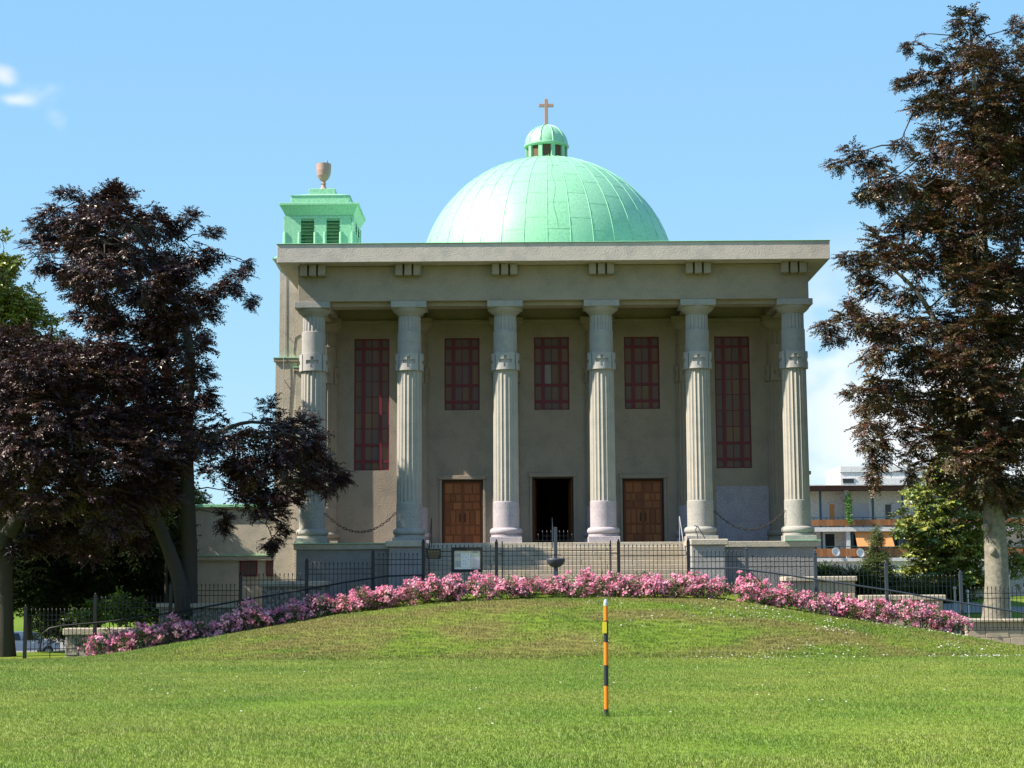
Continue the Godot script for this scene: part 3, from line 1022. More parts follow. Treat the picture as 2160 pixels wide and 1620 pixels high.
func build_dome(ch: Node) -> void:
	var R := 6.0
	var c := V(0.02, 15.9, -14.0)
	var dm := group_node("dome", ch, c)
	var n := 36
	var half := PI / n
	var meshes := {}
	var first := deg_to_rad(8.5)
	for g in n:
		var odd := g % 2
		var cuts := [first]
		var a := first + deg_to_rad(9.0 if odd else 14.5)
		while a < deg_to_rad(84.0):
			cuts.append(a)
			a += deg_to_rad(13.3)
		cuts.append(deg_to_rad(91.0))
		for k in cuts.size() - 1:
			var key := "%d_%d" % [odd, k]
			if not meshes.has(key): meshes[key] = dome_piece(R, cuts[k], cuts[k + 1], half, 0.007)
			var o := part("panel", meshes[key], [mat.copper, mat.copper2, mat.copper3][rng.randi() % 3], dm)
			# each sheet lies a touch differently
			var tilt := Basis(Vector3(rng.randf_range(-1, 1), 0, rng.randf_range(-1, 1)).normalized(), rng.randf_range(0.0, 0.0011))
			o.basis = Basis(Vector3.UP, TAU * (g + 0.42) / n) * tilt
	var seam := MB.new()
	var pts := []
	var rad := []
	for k in 15:
		var ph := lerpf(first, deg_to_rad(91.0), k / 14.0)
		pts.append(V(0, cos(ph), sin(ph)) * (R + 0.010))
		rad.append(0.015)
	seam.tube(pts, rad, 5)
	var sm := seam.mesh()
	for g in n:
		var o := part("seam", sm, mat.seam, dm)
		o.basis = Basis(Vector3.UP, TAU * (g + 0.92) / n)
	var drum := MB.new()
	drum.lathe([Vector2(6.08, -1.4), Vector2(6.08, 0.02), Vector2(5.9, 0.02)], Vector3.ZERO, 72)
	part("drum", drum, mat.copper, dm)
	var cable := MB.new()
	var cp := []
	var cr := []
	for k in 24:
		var ph := lerpf(deg_to_rad(9.0), deg_to_rad(74.0), k / 23.0)
		var th := 0.035 + 0.012 * sin(k * 0.9)
		cp.append(V(sin(ph) * sin(th), cos(ph), sin(ph) * cos(th)) * (R + 0.06))
		cr.append(0.007)
	cable.tube(cp, cr, 4)
	part("conductor_wire", cable, mat.seam, dm)
	# lantern
	var top := 21.82
	var la := group_node("lantern", ch, V(0.02, 0, -14.0))
	var rg := MB.new()
	rg.lathe([Vector2(1.06, top - 0.22), Vector2(1.06, top - 0.03), Vector2(1.0, top), Vector2(0.6, top)], Vector3.ZERO, 48)
	part("base_ring", rg, mat.copper2, la)
	var core := MB.new()
	core.lathe([Vector2(0.83, top - 0.1), Vector2(0.83, 22.55)], Vector3.ZERO, 40)
	part("shutter_core", core, mat.lanternwood, la)
	for k in 10:
		var a := TAU * (k + 0.5) / 10.0
		var ps := MB.new()
		ps.box(V(-0.095, top, -0.09), V(0.095, 22.46, 0.09), 0.01)
		var o := part("post", ps, mat.copper, la)
		o.transform = Transform3D(Basis(Vector3.UP, a), V(sin(a) * 0.90, 0, cos(a) * 0.90))
		var wn := MB.new()
		var b := TAU * k / 10.0
		wn.box(V(-0.2, top + 0.02, -0.02), V(0.2, 22.45, 0.02), 0.01)
		var w := part("shutter", wn, mat.lanternwood, la)
		w.transform = Transform3D(Basis(Vector3.UP, b), V(sin(b) * 0.85, 0, cos(b) * 0.85))
	var rim := MB.new()
	rim.lathe([Vector2(0.8, 22.44), Vector2(0.99, 22.44), Vector2(1.07, 22.50), Vector2(1.07, 22.56), Vector2(0.98, 22.60), Vector2(0.9, 22.60)], Vector3.ZERO, 48)
	part("rim", rim, mat.copper, la)
	var cu := MB.new()
	var prof := []
	for k in 13:
		var a := PI * 0.5 * k / 12.0
		prof.append(Vector2(0.985 * cos(a), 22.58 + 0.98 * sin(a)))
	cu.lathe(prof, Vector3.ZERO, 50, true)
	part("cupola", cu, mat.copper2, la)
	for k in 10:
		var rb := MB.new()
		var p2 := []
		var r2 := []
		for j in 11:
			var a := PI * 0.5 * j / 10.0 * 0.97
			p2.append(V(0, 22.58 + 0.985 * sin(a), 0.99 * cos(a)))
			r2.append(0.035)
		rb.tube(p2, r2, 5)
		var o := part("rib", rb, mat.copper, la)
		o.basis = Basis(Vector3.UP, TAU * (k + 0.5) / 10.0)
	var cx := MB.new()
	cx.box(V(-0.085, 23.52, -14.06), V(0.085, 24.86, -13.94), 0.012)
	cx.box(V(-0.35, 24.47, -14.055), V(-0.087, 24.63, -13.945), 0.012)
	cx.box(V(0.087, 24.47, -14.055), V(0.35, 24.63, -13.945), 0.012)
	cx.tube([V(0, 24.86, -14), V(0, 24.95, -14)], [0.012, 0.008], 5)
	var cross := part("cross", cx, mat.bronze, ch)
	cross.position.x = 0.02
	cross.set_meta("label", "rust brown metal cross on top of the dome lantern")


# ---------------------------------------------------------------- houses behind, right
func build_apartments() -> void:
	var z := -54.0
	var a0 := at(1640, 1023, z)
	var top := at(1800, 1023, z).y
	var soff := at(1800, 1034, z).y
	var slab_t := at(1800, 1112, z).y
	var slab_b := at(1800, 1121, z).y
	var low_t := at(1800, 1177, z).y
	var low_b := at(1800, 1184, z).y
	var X := func(px: float) -> float: return at(px, 1100, z).x
	var ap := thing("apartment_house", "two-storey flat-roofed house with wooden balconies behind the trees", "house")
	var x0: float = X.call(1560.0)
	var x1: float = X.call(2420.0)
	part("wall", bx(V(x0, -1.5, z - 10.0), V(x1, soff, z - 1.1)), mat.apartment, ap)
	part("base", bx(V(x0, -1.5, z - 1.09), V(x1, low_b, z - 0.2)), mat.slab, ap)
	var rf := part("roof", bx(V(x0 - 0.4, soff + 0.30, z - 10.4), V(x1 + 0.4, top, z + 0.5)), mat.slab, ap)
	part("fascia", bx(V(x0 - 0.4, soff, z - 1.05), V(x1 + 0.4, soff + 0.298, z + 0.35)), mat.fascia, rf)
	part("floor_slab", bx(V(x0, slab_b, z - 1.09), V(x1, slab_t, z + 0.1)), mat.slab, ap)
	part("floor_slab", bx(V(x0, low_b, z - 1.09), V(x1, low_t, z + 0.1)), mat.slab, ap)
	# balcony boards, board by board
	for row in [[1096.0, slab_t, 0], [1157.0, low_t, 1]]:
		var rt: float = at(1800, row[0], z).y
		var b := group_node("balcony_railing", ap)
		var x: float = x0
		var i := 0
		while x < x1:
			if x > X.call(1690.0) and x < X.call(2180.0):
				part("board", bx(V(x, row[1] + 0.10, z + 0.02), V(x + 0.235, rt, z + 0.045)), mat.board if rng.randf() < 0.6 else mat.board2, b)
			x += 0.25
		part("handrail", bx(V(x0, rt + 0.12, z), V(x1, rt + 0.17, z + 0.05)), mat.teal, b)
		for k in 16:
			var px := 1690.0 + k * 26.0
			part("post", bx(V(X.call(px), row[1], z - 0.02), V(X.call(px) + 0.06, rt + 0.12, z + 0.018)), mat.teal, b)
	# partitions and posts
	for px in [1785.0, 1985.0, 2180.0]:
		part("partition", bx(V(X.call(px), slab_t, z - 1.08), V(X.call(px) + 0.24, soff, z - 0.1)), mat.slab, ap)
		part("partition", bx(V(X.call(px), low_t, z - 1.08), V(X.call(px) + 0.26, slab_b, z - 0.05)), mat.slab, ap)
	for px in [1731.0, 1842.0, 1905.0]:
		part("post", bx(V(X.call(px), slab_t, z - 0.4), V(X.call(px) + 0.14, soff, z - 0.26)), mat.teal, ap)
	for px in [1732.0, 1797.0, 1899.0]:
		part("post", bx(V(X.call(px), low_t, z - 0.4), V(X.call(px) + 0.14, slab_b, z - 0.26)), mat.teal, ap)
	# openings on the upper and lower floor (px left, right, top, bottom, material)
	var zb := z - 1.095
	for w in [[1733, 1747, 1063, 1107, "shutter"], [1749, 1760, 1063, 1112, "awning"], [1799, 1831, 1064, 1108, "shutter"], [1868, 1880, 1064, 1112, "glassdark"], [1882, 1900, 1064, 1100, "shutter"], [1940, 1970, 1064, 1108, "glassdark"]]:
		window_box(ap, w, zb, 0.0)
	for w in [[1741, 1760, 1126, 1158, "glassdark"], [1800, 1806, 1126, 1176, "glassdark"], [1883, 1896, 1128, 1157, "glassdark"], [1902, 1915, 1128, 1157, "glassdark"], [1700, 1722, 1126, 1158, "glassdark"], [1950, 1975, 1126, 1158, "glassdark"]]:
		window_box(ap, w, zb, 0.0)
	var aw := MB.new()
	aw.quad(V(X.call(1806.0), at(1800, 1153, z).y, z + 0.25), V(X.call(1884.0), at(1880, 1153, z).y, z + 0.25), V(X.call(1879.0), slab_b - 0.02, z - 0.2), V(X.call(1803.0), slab_b - 0.02, z - 0.2))
	aw.quad(V(X.call(1803.0), slab_b - 0.01, z - 0.22), V(X.call(1879.0), slab_b - 0.01, z - 0.22), V(X.call(1884.0), at(1880, 1153, z).y, z + 0.22), V(X.call(1806.0), at(1800, 1153, z).y, z + 0.22))
	part("awning", aw, mat.awning, ap)
	# satellite dishes on the lower balcony
	for q in [[1763.0, 1165.0], [1815.0, 1167.0]]:
		var p := at(q[0], q[1], z + 0.25)
		var d := thing("satellite_dish", "round white satellite dish on balcony boards left of white partition" if q[0] < 1790.0 else "round white satellite dish half hidden by the conical shrub", "satellite dish", p, "satellite dishes on the balcony")
		var m := MB.new()
		m.lathe([Vector2(0.0, 0.0), Vector2(0.12, 0.008), Vector2(0.22, 0.03), Vector2(0.31, 0.07), Vector2(0.315, 0.06), Vector2(0.22, 0.01), Vector2(0.0, -0.02)], Vector3.ZERO, 24, true)
		var o := part("dish", m, mat.white, d)
		o.rotation = Vector3(PI * 0.5 - 0.25, 0.35, 0)
		var arm := MB.new()
		arm.tube([V(0, -0.25, 0.05), V(0.06, -0.05, 0.32)], [0.015, 0.015], 5)
		arm.ball(V(0.06, -0.04, 0.33), 0.04)
		part("receiver_arm", arm, mat.galva, d)
		var br := MB.new()
		br.tube([V(0, 0, 0), V(0, -0.05, -0.2)], [0.025, 0.025], 5)
		part("bracket", br, mat.galva, d)
	# climbing plant on the partition
	foliage_thing("climbing_plant", "bright green climbing plant on upper balcony partition", "plant", at(1789, 1100, z + 0.1), [], [[1788, 1055, 4, 14, 1, 0.15, 90], [1790, 1075, 4, 16, 1, 0.15, 80], [1792, 1095, 2, 12, 1, 0.15, 40]], z + 0.15, sprays.small, [Color(0.06, 0.17, 0.015), Color(0.09, 0.22, 0.02)], 0.0, 0.35, "")
	# white office block farther behind
	var zo := -105.0
	var of := thing("office_building", "white panelled building rising behind the balcony house", "building")
	var XO := func(px: float) -> float: return at(px, 1000, zo).x
	var yt := at(1860, 983, zo).y
	for k in 5:
		var y1 := yt - k * 0.62
		part("cladding", bx(V(XO.call(1772.0), y1 - 0.60, zo - 8.0), V(XO.call(2110.0), y1, zo + (0.10 if k % 2 == 0 else 0.0)), 0.01), mat.white, of)
	part("wall", bx(V(XO.call(1772.0), -2, zo - 8.0), V(XO.call(2110.0), yt - 3.1, zo)), mat.white, of)
	for w in [[1777.0, 1800.0], [1840.0, 1852.0], [1915.0, 1950.0]]:
		var wg := group_node("window", of)
		part("pane", bx(V(XO.call(w[0]), at(1800, 1019, zo).y, zo + 0.1), V(XO.call(w[1]), at(1800, 1010, zo).y, zo + 0.16)), mat.glassdark, wg)
		part("frame", bx(V(XO.call(w[0]) - 0.1, at(1800, 1010, zo).y, zo + 0.1), V(XO.call(w[1]) + 0.1, at(1800, 1008.5, zo).y, zo + 0.2)), mat.slab, wg)
	var chm := MB.new()
	var cb := at(1878, 985, zo - 4.0)
	chm.tube([cb - V(0, 1, 0), V(cb.x, at(1878, 957, zo - 4.0).y, cb.z)], [0.28, 0.28], 14)
	part("chimney_pipe", chm, mat.galva, of)
	# low shop front glimpsed right of the beech trunk
	var zs := -34.0
	var sh := thing("shop_building", "low pale building with dark shop window behind beech trunk", "building")
	part("wall", bx(V(at(2010, 1280, zs).x, -1.5, zs - 6.0), V(at(2500, 1280, zs).x, at(2130, 1205, zs).y, zs)), mat.apartment, sh)
	part("window", bx(V(at(2134, 1280, zs).x, at(2134, 1291, zs).y, zs + 0.002), V(at(2230, 1280, zs).x, at(2134, 1262, zs).y, zs + 0.05)), mat.glassdark, sh)
	part("awning", bx(V(at(2128, 1280, zs).x, at(2134, 1261, zs).y, zs), V(at(2240, 1280, zs).x, at(2134, 1257, zs).y, zs + 0.6)), mat.teal, sh)
	part("poster", bx(V(at(2147, 1280, zs).x, at(2134, 1297, zs).y, zs + 0.06), V(at(2175, 1280, zs).x, at(2134, 1292, zs).y, zs + 0.09)), mat.orange, sh)
	for q in [[2016.0, 1243.0], [2043.0, 1250.0], [2131.0, 1218.0]]:
		var f := at(q[0], 1308, -6.0)
		f.y = ground_y(f.x, f.z)
		var p := thing("white_post", "short white painted post left of the last fence post" if q[0] < 2020.0 else ("short white painted post between fence post and beech trunk" if q[0] < 2100.0 else "tall slim white post right of the beech trunk"), "post", f, "white posts by the path")
		var m := MB.new()
		var hh := at(q[0], q[1], -6.0).y - f.y
		m.tube([V(0, 0, 0), V(0, hh, 0)], [0.05, 0.045], 8)
		part("shaft", m, mat.white, p)
		var kb := MB.new()
		kb.ball(V(0, hh + 0.05, 0), 0.07)
		part("knob", kb, mat.white, p)


func window_box(parent: Node, w: Array, zb: float, _d: float) -> void:
	var g := group_node("window", parent)
	var p := at(w[0], w[3], zb)
	var q := at(w[1], w[2], zb)
	part("pane", bx(V(p.x, p.y, zb + 0.002), V(q.x, q.y, zb + 0.03)), mat[w[4]], g)
	var f := MB.new()
	f.box(V(p.x - 0.06, p.y, zb + 0.004), V(p.x - 0.002, q.y + 0.06, zb + 0.06))
	f.box(V(q.x + 0.002, p.y, zb + 0.004), V(q.x + 0.06, q.y + 0.06, zb + 0.06))
	f.box(V(p.x - 0.002, q.y + 0.002, zb + 0.004), V(q.x + 0.002, q.y + 0.06, zb + 0.06))
	part("frame", f, mat.white, g)


# ---------------------------------------------------------------- trees
var sprays := {}


func leaf(m: MB, p: Vector3, dir: Vector3, up: Vector3, length: float, width: float) -> void:
	var side := dir.cross(up).normalized()
	var nrm := side.cross(dir).normalized()
	var tip := p + dir * length - nrm * length * 0.12
	var l := p + dir * length * 0.45 + side * width * 0.5 + nrm * width * 0.12
	var r := p + dir * length * 0.45 - side * width * 0.5 + nrm * width * 0.12
	var n1 := (l - p).cross(tip - p).normalized()
	var n2 := (tip - p).cross(r - p).normalized()
	m.tri(p, l, tip, n1, n1, n1)
	m.tri(p, tip, r, n2, n2, n2)


func spray_mesh(sd: int, count: int, length: float, leaf_l: float, leaf_w: float, flat: float) -> ArrayMesh:
	var r := RandomNumberGenerator.new()
	r.seed = sd
	var m := MB.new()
	# two side twigs and the main one
	for t in 3:
		var tw_dir := V([0.0, 0.75, -0.75][t], r.randf_range(-0.15, 0.15), [1.0, 0.7, 0.7][t]).normalized()
		var org := V(0, 0, [0.0, 0.12, 0.25][t] * length)
		var tl: float = length * [1.0, 0.6, 0.55][t]
		var cnt := int(count * [0.45, 0.3, 0.25][t])
		for i in cnt:
			var f := (i + 0.6) / cnt
			var p := org + tw_dir * tl * f + V(0, -0.10 * f * f * length, 0)
			var s := 1.0 if i % 2 == 0 else -1.0
			var side := tw_dir.cross(Vector3.UP).normalized()
			var d := (tw_dir * r.randf_range(0.3, 1.0) + side * s * r.randf_range(0.4, 1.0) + V(0, r.randf_range(-1, 0.6) * flat, 0)).normalized()
			var up := (Vector3.UP + V(r.randf_range(-1, 1), 0, r.randf_range(-1, 1)) * flat * 1.2).normalized()
			var k := r.randf_range(0.65, 1.35)
			m.col = Color(k, k, k)
			var sc := r.randf_range(0.75, 1.2)
			leaf(m, p, d, up, leaf_l * sc, leaf_w * sc)
	return m.mesh()


func crown_mm(entries: Array, mesh_: Mesh) -> MultiMesh:
	var mm := MultiMesh.new()
	mm.transform_format = MultiMesh.TRANSFORM_3D
	mm.use_colors = true
	mm.mesh = mesh_
	mm.instance_count = entries.size()
	for i in entries.size():
		mm.set_instance_transform(i, entries[i][0])
		mm.set_instance_color(i, entries[i][1])
	return mm


# stems: arrays of [point, radius]; lobes: [px, py, rx px, ry px, copies in depth, depth spread m, sprays per copy]
func foliage_thing(called: String, label: String, category: String, base: Vector3, stems: Array, lobes: Array, z: float, spray: Mesh, palette: Array, carve: float, droop: float, group: String, bark: Material = null, leaf_mat := "leaf", size := 1.0, lean := 0.0) -> Node3D:
	var o := thing(called, label, category, base, group)
	var wood := MB.new()
	var boughs := MB.new()
	var samples := []
	for s in stems:
		var p := []
		var r := []
		for q in s:
			p.append(q[0] - base)
			r.append(q[1])
		# resample smoothly with a little wobble
		var pp := []
		var rr := []
		for i in p.size() - 1:
			var a: Vector3 = p[maxi(i - 1, 0)]
			var d: Vector3 = p[mini(i + 2, p.size() - 1)]
			for k in 4:
				var t := k / 4.0
				pp.append((p[i] as Vector3).cubic_interpolate(p[i + 1], a, d, t))
				rr.append(lerpf(r[i], r[i + 1], t))
		pp.append(p[-1])
		rr.append(r[-1])
		wood.tube(pp, rr, 12)
		for i in pp.size(): samples.append([pp[i], rr[i]])
	var entries := []
	for lb in lobes:
		for cpy in int(lb[4]):
			var dz := 0.0
			if lb[4] > 1: dz = lerpf(-1.0 + lean, 1.0 + lean, (cpy + 0.5) / lb[4]) * lb[5] + rng.randf_range(-0.5, 0.5)
			var sh := rng.randf_range(-0.25, 0.25) * (0.0 if cpy == 0 else 1.0)
			var zz := z + dz
			var s := (65.0 - zz) / FPX
			var c := at(lb[0] + lb[2] * sh, lb[1] - lb[3] * sh, zz) - base
			var rad := V(lb[2] * s, lb[3] * s, maxf(lb[2], lb[3]) * s)
			var att := c - V(0, rad.y, 0)
			if samples.size():
				var best := 1e9
				for q in samples:
					var dd: float = (q[0] - c).length() + (0.6 if q[0].y > c.y + 0.6 else 0.0) + (0.5 if q[1] < 0.05 else 0.0) + maxf(0.0, c.y - q[0].y - 4.0) * 0.8
					if dd < best:
						best = dd
						att = q[0]
				var mid := att.lerp(c, 0.5) + V(rng.randf_range(-0.3, 0.3), 0.06 * best + rng.randf_range(-0.2, 0.2), rng.randf_range(-0.3, 0.3))
				var r0 := clampf(0.012 + 0.011 * best, 0.018, 0.10)
				samples.append([c, 0.03])
				boughs.tube([att, att.lerp(mid, 0.6) + V(0, 0.1, 0), mid.lerp(c, 0.5), c], [r0, r0 * 0.75, r0 * 0.5, 0.012], 5, false)
				for b in 4:
					var d := V(rng.randfn(), rng.randfn() * 0.6, rng.randfn()).normalized()
					var st := mid.lerp(c, rng.randf_range(0.2, 1.0))
					var en := c + d * rad * 0.85
					boughs.tube([st, st.lerp(en, 0.5) + V(0, 0.08, 0), en], [0.018, 0.012, 0.004], 4, false)
			for i in int(lb[6]):
				var d := V(rng.randfn(), rng.randfn(), rng.randfn()).normalized()
				var rr := pow(rng.randf(), 0.5)
				var p := c + d * rad * rr * rng.randf_range(0.75, 1.0)
				if lump_noise.get_noise_3d(p.x + base.x, p.y * 1.5, p.z + base.z) < (carve if lb[2] * lb[3] > 700.0 else -0.35): continue
				var out := ((p - att).normalized() * 0.7 + d * 0.7 + V(rng.randfn(), rng.randfn() * 0.5, rng.randfn()) * 0.35)
				out.y = out.y * 0.55 - droop
				out = out.normalized()
				var up := (Vector3.UP + V(rng.randfn(), 0, rng.randfn()) * 0.35).normalized()
				var xax := up.cross(out).normalized()
				var sc := rng.randf_range(0.7, 1.25) * size * clampf(sqrt(lb[2] * lb[3]) / 30.0, 0.66, 1.0)
				var tone: Color = palette[rng.randi() % palette.size()]
				entries.append([Transform3D(Basis(xax, out.cross(xax), out) * Basis.from_scale(Vector3.ONE * sc), p), tone * rng.randf_range(0.75, 1.3)])
	if stems.size():
		part("trunk", wood, bark, o)
		if boughs.v.size(): part("boughs", boughs, mat.bark, o)
	var mi := MultiMeshInstance3D.new()
	mi.name = "crown" if stems.size() else "foliage"
	mi.multimesh = crown_mm(entries, spray)
	mi.material_override = mat[leaf_mat]
	mi.set_meta("kind", "stuff")
	o.add_child(mi, true)
	return o


func stem(list: Array, z: float) -> Array:
	var out := []
	for q in list:
		out.append([at(q[0], q[1], z + (q[3] if q.size() > 3 else 0.0)), q[2]])
	return out


func build_trees() -> void:
	sprays.beech = spray_mesh(1, 36, 0.56, 0.105, 0.062, 0.6)
	sprays.lime = spray_mesh(2, 22, 0.55, 0.15, 0.11, 0.6)
	sprays.yew = spray_mesh(3, 34, 0.5, 0.10, 0.05, 0.8)
	var purple := [Color(0.040, 0.015, 0.019), Color(0.052, 0.019, 0.019), Color(0.029, 0.012, 0.018), Color(0.064, 0.030, 0.018), Color(0.037, 0.018, 0.015)]
	var copper := [Color(0.088, 0.034, 0.018), Color(0.075, 0.046, 0.016), Color(0.054, 0.048, 0.016), Color(0.092, 0.054, 0.018), Color(0.058, 0.026, 0.018), Color(0.046, 0.042, 0.016)]
	# --- copper beech right of the church
	var zr := 4.0
	var gb := at(2100, 1312, zr)
	var right_stem := [stem([[2099, 1345, 0.62], [2101, 1300, 0.50], [2103, 1230, 0.43], [2100, 1150, 0.41], [2096, 1080, 0.38], [2092, 1020, 0.37], [2090, 900, 0.33], [2085, 760, 0.29], [2075, 600, 0.24], [2068, 420, 0.17], [2058, 240, 0.10], [2048, 70, 0.04]], zr),
		stem([[2090, 960, 0.24], [2140, 840, 0.2], [2190, 700, 0.16], [2220, 520, 0.11], [2230, 330, 0.06]], zr - 0.6),
		stem([[2090, 900, 0.2], [2040, 800, 0.16], [1985, 700, 0.12], [1930, 610, 0.08], [1860, 550, 0.03]], zr + 0.5)]
	var rl := []
	for q in [[2040, 50, 26, 34, 1], [2050, 105, 52, 40, 2], [2070, 160, 66, 44, 2], [2010, 150, 34, 26, 1], [1938, 75, 18, 16, 1], [1925, 95, 20, 10, 1], [1965, 108, 30, 20, 1], [1955, 160, 52, 14, 1], [1905, 175, 18, 10, 1], [2000, 215, 46, 30, 2], [2080, 230, 76, 48, 3], [1945, 225, 32, 18, 1],
		[2140, 60, 16, 26, 1], [2150, 130, 26, 40, 2], [2150, 210, 50, 60, 2], [1985, 285, 46, 32, 2], [2070, 310, 80, 50, 3], [1900, 305, 22, 16, 1], [1960, 330, 40, 28, 2], [1800, 322, 26, 18, 1], [1768, 345, 24, 16, 1], [1830, 345, 32, 22, 1], [1870, 385, 44, 26, 2], [1835, 400, 26, 24, 1], [1870, 425, 18, 20, 1],
		[1940, 400, 54, 34, 2], [2030, 400, 76, 50, 3], [2130, 330, 60, 60, 3], [2130, 450, 70, 70, 3], [1960, 460, 54, 34, 2], [2040, 500, 74, 50, 3], [1905, 460, 32, 20, 1], [1860, 500, 36, 24, 1], [1845, 540, 34, 22, 1], [1790, 545, 26, 16, 1], [1815, 565, 36, 20, 1], [1900, 545, 46, 28, 2], [1970, 560, 56, 36, 2], [1850, 600, 42, 24, 1],
		[2060, 600, 76, 54, 3], [2140, 580, 60, 60, 3], [1910, 620, 44, 26, 2], [1800, 640, 16, 26, 1], [1745, 690, 30, 18, 1], [1790, 680, 42, 24, 2], [1760, 715, 26, 10, 1], [1845, 690, 40, 26, 2], [1910, 690, 50, 30, 2], [1985, 670, 60, 40, 2], [2070, 700, 76, 50, 3], [2140, 700, 56, 56, 3], [1870, 740, 46, 28, 2], [1940, 760, 52, 34, 2],
		[2020, 770, 66, 44, 3], [2110, 800, 70, 50, 3], [1880, 800, 44, 26, 2], [1800, 826, 24, 16, 1], [1838, 838, 40, 22, 2], [1830, 862, 30, 12, 1], [1900, 850, 50, 28, 2], [1970, 850, 54, 34, 2], [2050, 870, 66, 40, 3], [2140, 890, 50, 50, 2], [1838, 895, 34, 22, 2], [1815, 930, 26, 20, 1], [1850, 935, 30, 22, 1], [1895, 905, 32, 24, 1], [1848, 975, 24, 22, 1], [1845, 1010, 12, 16, 1], [1912, 960, 16, 26, 1], [1915, 1000, 9, 20, 1],
		[1965, 920, 46, 34, 2], [2030, 950, 56, 40, 2], [2110, 970, 50, 44, 2], [1960, 990, 32, 30, 1], [2010, 1020, 36, 30, 1], [2060, 905, 60, 40, 2], [2130, 935, 50, 40, 2], [2080, 965, 60, 30, 2], [2085, 1010, 50, 34, 2], [2140, 1035, 40, 30, 2], [2060, 1045, 34, 24, 1], [2120, 1070, 26, 18, 1],
		[2220, 150, 80, 70, 2], [2230, 300, 100, 80, 2], [2260, 450, 110, 90, 2], [2270, 620, 120, 90, 2], [2270, 780, 120, 90, 2], [2260, 920, 100, 70, 2], [2370, 540, 80, 90, 1], [2380, 720, 80, 90, 1], [2220, 1030, 60, 50, 1]]:
		var area: float = q[2] * q[3] / 3481.0
		rl.append([q[0], q[1], q[2], q[3], q[4], 3.4, clampf(26.0 + area * 135.0, 24.0, 190.0)])
	foliage_thing("copper_beech", "tall copper beech with pale trunk right of the church", "tree", V(gb.x, ground_y(gb.x, zr) - 0.1, zr), right_stem, rl, zr, sprays.beech, copper, -0.10, 0.10, "beech trees", mat.barklight)
	var beech: Node3D = get_node("copper_beech")
	for q in [[2079, 1112, 0.14], [2094, 1163, 0.13]]:
		var kn := MB.new()
		kn.ball(at(q[0], q[1], zr + 0.34) - beech.position, q[2], q[2] * 1.3, 12, 8)
		part("knot", kn, mat.barklight, beech)
	# --- purple beech left of the church, forked trunk
	var zl := 4.5
	var lb := at(388, 1300, zl)
	var left_stem := [stem([[392, 1330, 0.50], [394, 1285, 0.40], [398, 1230, 0.31], [399, 1150, 0.28], [396, 1060, 0.26], [394, 960, 0.24], [395, 860, 0.22], [402, 780, 0.19], [390, 690, 0.15], [340, 580, 0.11], [290, 480, 0.07], [248, 385, 0.03]], zl),
		stem([[388, 1300, 0.32], [378, 1225, 0.26], [352, 1150, 0.23], [322, 1080, 0.21], [290, 1000, 0.18], [255, 900, 0.14], [225, 780, 0.10], [205, 680, 0.05]], zl + 0.4),
		stem([[396, 900, 0.15], [360, 820, 0.14], [330, 730, 0.11], [300, 620, 0.07], [280, 520, 0.04]], zl - 0.5),
		stem([[395, 980, 0.12], [450, 920, 0.09], [530, 890, 0.06], [620, 910, 0.03]], zl + 0.2)]
	var ll := []
